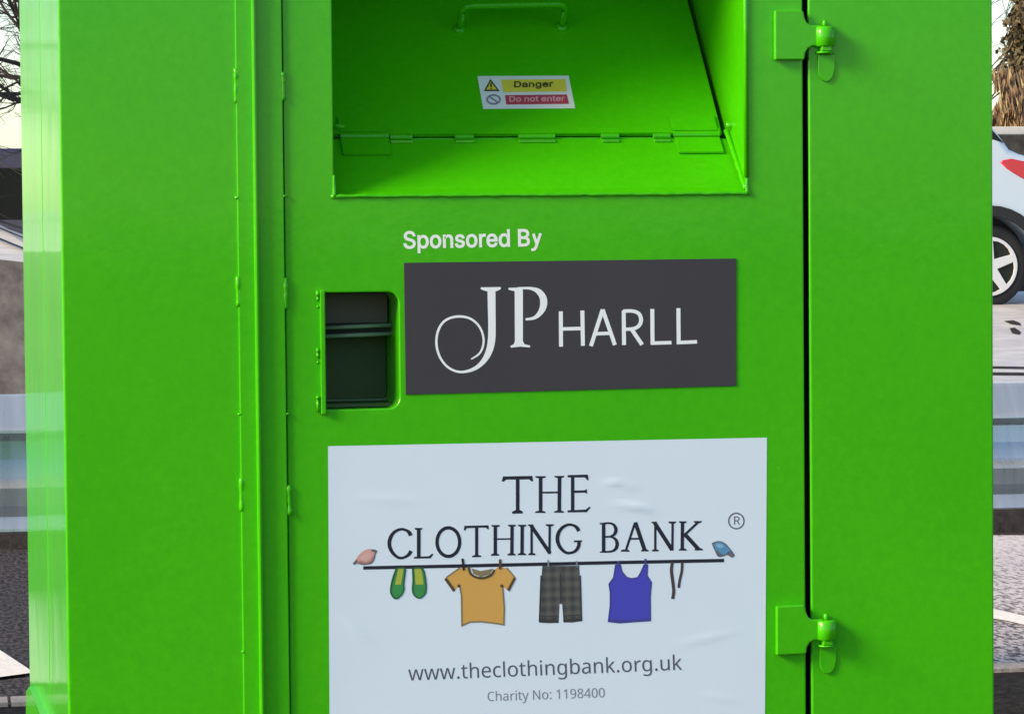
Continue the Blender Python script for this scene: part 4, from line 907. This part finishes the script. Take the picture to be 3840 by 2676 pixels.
# BANK
A += [stroke([(2263, 1960), (2263, 2068)], 13), [[(2248, 1959), (2275, 1958), (2275, 1964), (2250, 1965)]], [[(2248, 2071), (2275, 2070), (2275, 2064), (2250, 2066)]],
      curve_stroke([(2262, 1961, 7), (2285, 1960, 7), (2302, 1967, 10), (2309, 1984, 13), (2304, 2001, 11), (2288, 2010, 7), (2264, 2012, 6)], 4), curve_stroke([(2270, 2011, 6), (2292, 2012, 7), (2309, 2022, 11), (2314, 2040, 14), (2308, 2057, 12), (2292, 2066, 8), (2264, 2068, 7)], 4)]
A += [stroke([(2381, 1958), (2346, 2064)], 9), stroke([(2382, 1957), (2418, 2064)], 15), stroke([(2362, 2019), (2404, 2018)], 7), serif(2344, 2067, 34, False), serif(2418, 2066, 30, False)]
A += [stroke([(2457, 1958), (2457, 2064)], 9), stroke([(2454, 1958), (2520, 2061)], 15), stroke([(2522, 1956), (2521, 2063)], 9), serif(2457, 2066, 27, False), serif(2521, 1954, 30), [[(2443, 1955), (2462, 1954), (2462, 1962), (2443, 1960)]]]
A += [stroke([(2559, 1955), (2558, 2062)], 13), serif(2560, 1953, 29), serif(2560, 2063, 30, False), stroke([(2563, 2008), (2617, 1957)], 9), stroke([(2566, 2000), (2620, 2059)], 15), serif(2616, 1952, 31), serif(2620, 2062, 32, False)]
pr('title_lettering', A, 'ink_navy')
pr('registered_mark', [ring(2761, 1952, 28.5, 29, 5)] + text('noto', 'R', (2748, 1966), (2776, 1966), 31), 'ink_grey')
pr('washing_line', [stroke([(1362, 2128), (1800, 2119), (2300, 2108), (2715, 2100)], 13)], 'ink_navy')
# birds
def z5(p): return (1300 + p[0] / 6.4, 2020 + p[1] / 6.4)
def z6(p): return (1640 + p[0] / 3.9586, 2080 + p[1] / 3.9586)
def z7(p): return (2240 + p[0] / 3.9586, 1980 + p[1] / 3.9586)
def loopw(pts, wd): pts = list(pts); return stroke(pts + pts[:2], wd)
pb = [z5(p) for p in smooth_path([(160, 600), (225, 470), (300, 370), (400, 285), (520, 235), (620, 250), (715, 285), (680, 350), (655, 470), (590, 570), (430, 605), (290, 585), (215, 575), (160, 600)], 3)[:-1]]
b1 = pr('bird', [[pb]], 'pinkbird', 0); b1['label'] = 'pink bird printed at the left end of the line'
add('outline', ink([stroke(pb, 4)] + [stroke([z5((610, 262)), z5((700, 292))], 9)] + [stroke([z5((165, 600)), z5((250, 520))], 9)], pf, IK + .0004), M['birdline'], b1) if False else pr('bird_outline', [stroke(pb + [pb[0]], 4.5), stroke([z5((600, 265)), z5((700, 290))], 9), stroke([z5((165, 598)), z5((255, 520))], 10)], 'birdline', 1)
bb = [z7(p) for p in smooth_path([(1705, 222), (1760, 200), (1820, 195), (1890, 225), (1960, 300), (2028, 395), (1990, 422), (1930, 385), (1860, 408), (1795, 412), (1750, 330), (1705, 222)], 3)[:-1]]
b2 = pr('bird', [[bb]], 'bluebird', 0); b2['label'] = 'blue bird printed at the right end of the line'
pr('bird_outline', [stroke(bb + [bb[0]], 4), stroke([z7((1930, 375)), z7((2005, 402))], 8), stroke([z7((1770, 330)), z7((1830, 395))], 6)], 'birdline', 1)
pr('bird_belly', [[[z7(p) for p in smooth_path([(1735, 290), (1765, 340), (1830, 385), (1900, 378), (1945, 335), (1985, 345), (2020, 392), (1990, 416), (1930, 380), (1860, 404), (1795, 408), (1735, 290)], 3)[:-1]]]], 'bluebelly', .5)
pr('bird_wing', [[[z7(p) for p in smooth_path([(1760, 240), (1815, 225), (1870, 262), (1850, 290), (1790, 285), (1760, 240)], 3)[:-1]]]], 'birdglow', .5)
pr('bird_belly', [[[z5(p) for p in smooth_path([(270, 575), (330, 520), (460, 560), (580, 500), (640, 400), (655, 470), (590, 568), (430, 602), (270, 575)], 3)[:-1]]]], 'pinkbelly', .5)
pr('bird_wing', [[[z5(p) for p in smooth_path([(320, 440), (430, 340), (560, 330), (590, 420), (480, 510), (350, 500), (320, 440)], 3)[:-1]]]], 'pinkglow', .5)
# shoes
for o in ([(1190, 700), (1395, 700), (1390, 880), (1365, 1090), (1375, 1200), (1320, 1330), (1180, 1430), (1075, 1330), (1055, 1200), (1100, 950)],
          [(1580, 700), (1810, 700), (1880, 900), (1905, 1130), (1890, 1290), (1800, 1390), (1710, 1408), (1610, 1330), (1578, 1200), (1592, 1000)]):
    sm = [z5(p) for p in smooth_path(o + [o[0]], 3)[:-1]]
    pr('shoe', [[sm]], 'shoe')
    lo = min(p[1] for p in o); cx = sum(p[0] for p in o) / len(o)
    ins = [(o[0][0] + 45, 700), (o[1][0] - 30, 700), (o[2][0] - 55, 900), (o[3][0] - 60, 1090), (o[-1][0] + 60, 1090)]
    pr('insole', [[[z5(p) for p in ins]]], 'shoe_in', 1)
    pr('shoe_outline', [stroke(sm + [sm[0]], 5.5)], 'shoeline', 2)
# t-shirt
ts = [(330, 190), (110, 345), (235, 540), (330, 455), (358, 600), (365, 1045), (480, 992), (640, 985), (820, 1005), (985, 1030), (992, 780), (968, 455), (1060, 540), (1165, 340), (1030, 190), (905, 175), (835, 225), (780, 305), (640, 350), (520, 300), (470, 185)]
tp = [z6(p) for p in ts]
pr('t_shirt', [[tp]], 'tshirt')
pr('t_shirt_trim', [stroke([z6(p) for p in ts[3:12]], 6), stroke([z6((330, 190)), z6((130, 330))], 5), stroke([z6((1030, 190)), z6((1150, 330))], 5)], 'tline', 1)
pr('t_shirt_trim', [stroke([z6((118, 345)), z6((250, 530))], 11), stroke([z6((1150, 335)), z6((1050, 525))], 10), curve_stroke([(*z6((462, 170)), 9), (*z6((500, 285)), 9), (*z6((640, 342)), 9), (*z6((790, 300)), 9), (*z6((845, 215)), 7)], 3), ring(*z6((318, 455)), 3, 3, 6, 10), ring(*z6((955, 455)), 3, 3, 6, 10)], 'tcuff', 2)
pr('neck_lining', [[[z6(p) for p in ((505, 195), (640, 235), (830, 200), (780, 285), (640, 325), (535, 280))]]], 'tline', 0)
pr('clothes_peg', [stroke([z6((372, 50)), z6((392, 225))], 9)], 'ink_navy', 3); pr('clothes_peg', [stroke([z6((932, 60)), z6((930, 210))], 10)], 'tcuff', 3)
# shorts
sh = [(1558, 160), (2105, 155), (2128, 560), (2146, 980), (2000, 1000), (1870, 998), (1852, 725), (1812, 725), (1800, 1005), (1640, 1010), (1508, 1000), (1528, 560)]
pr('shorts', [[[z6(p) for p in sh]]], 'plaid')
pr('shorts_seam', [stroke([z6((1512, 900)), z6((1800, 905))], 3), stroke([z6((1865, 900)), z6((2140, 885))], 3), stroke([z6((1825, 270)), z6((1832, 700))], 5), stroke([z6((1540, 300)), z6((1515, 990))], 6), stroke([z6((2120, 300)), z6((2140, 975))], 5), stroke([z6((1515, 965)), z6((1795, 985))], 9), stroke([z6((1872, 975)), z6((2140, 955))], 9)], 'plaidline', 1)
pr('clothes_peg', [stroke([z6((1640, 70)), z6((1648, 170))], 6)], 'ink_pale', 3); pr('clothes_peg', [stroke([z6((2066, 85)), z6((2070, 170))], 6)], 'ink_pale', 3)
# vest
vt = [(270, 545), (340, 545), (362, 640), (430, 725), (510, 745), (600, 728), (650, 640), (690, 545), (742, 545), (735, 700), (800, 800), (782, 1000), (785, 1365), (500, 1385), (330, 1398), (162, 1378), (190, 1150), (192, 950), (172, 825), (240, 730)]
vp_ = [z7(p) for p in vt]
pr('vest', [[vp_]], 'vest')
pr('vest_outline', [stroke(vp_ + [vp_[0]], 5), stroke([z7((175, 1365)), z7((500, 1372)), z7((778, 1345))], 7)], 'vestline', 1)
pr('clothes_peg', [stroke([z7((310, 480)), z7((308, 560))], 8)], 'vestline', 3); pr('clothes_peg', [stroke([z7((712, 450)), z7((712, 560))], 8)], 'vestline', 3)
# belt
pr('belt', [curve_stroke([(*z7((1112, 500)), 11), (*z7((1098, 620)), 12), (*z7((1118, 790)), 12), (*z7((1132, 930)), 12), (*z7((1116, 1045)), 12)], 4), curve_stroke([(*z7((1258, 500)), 10), (*z7((1252, 630)), 10), (*z7((1225, 750)), 10), (*z7((1205, 880)), 10)], 4)], 'belt', 1)
# address lines
pr('web_address', text('noto', 'www.theclothingbank.org.uk', (1531, 2550), (2558, 2509), 55), 'ink_grey')
pr('charity_number', text('noto', 'Charity No: 1198400', (1826, 2627), (2270, 2612), 35), 'ink_pale')
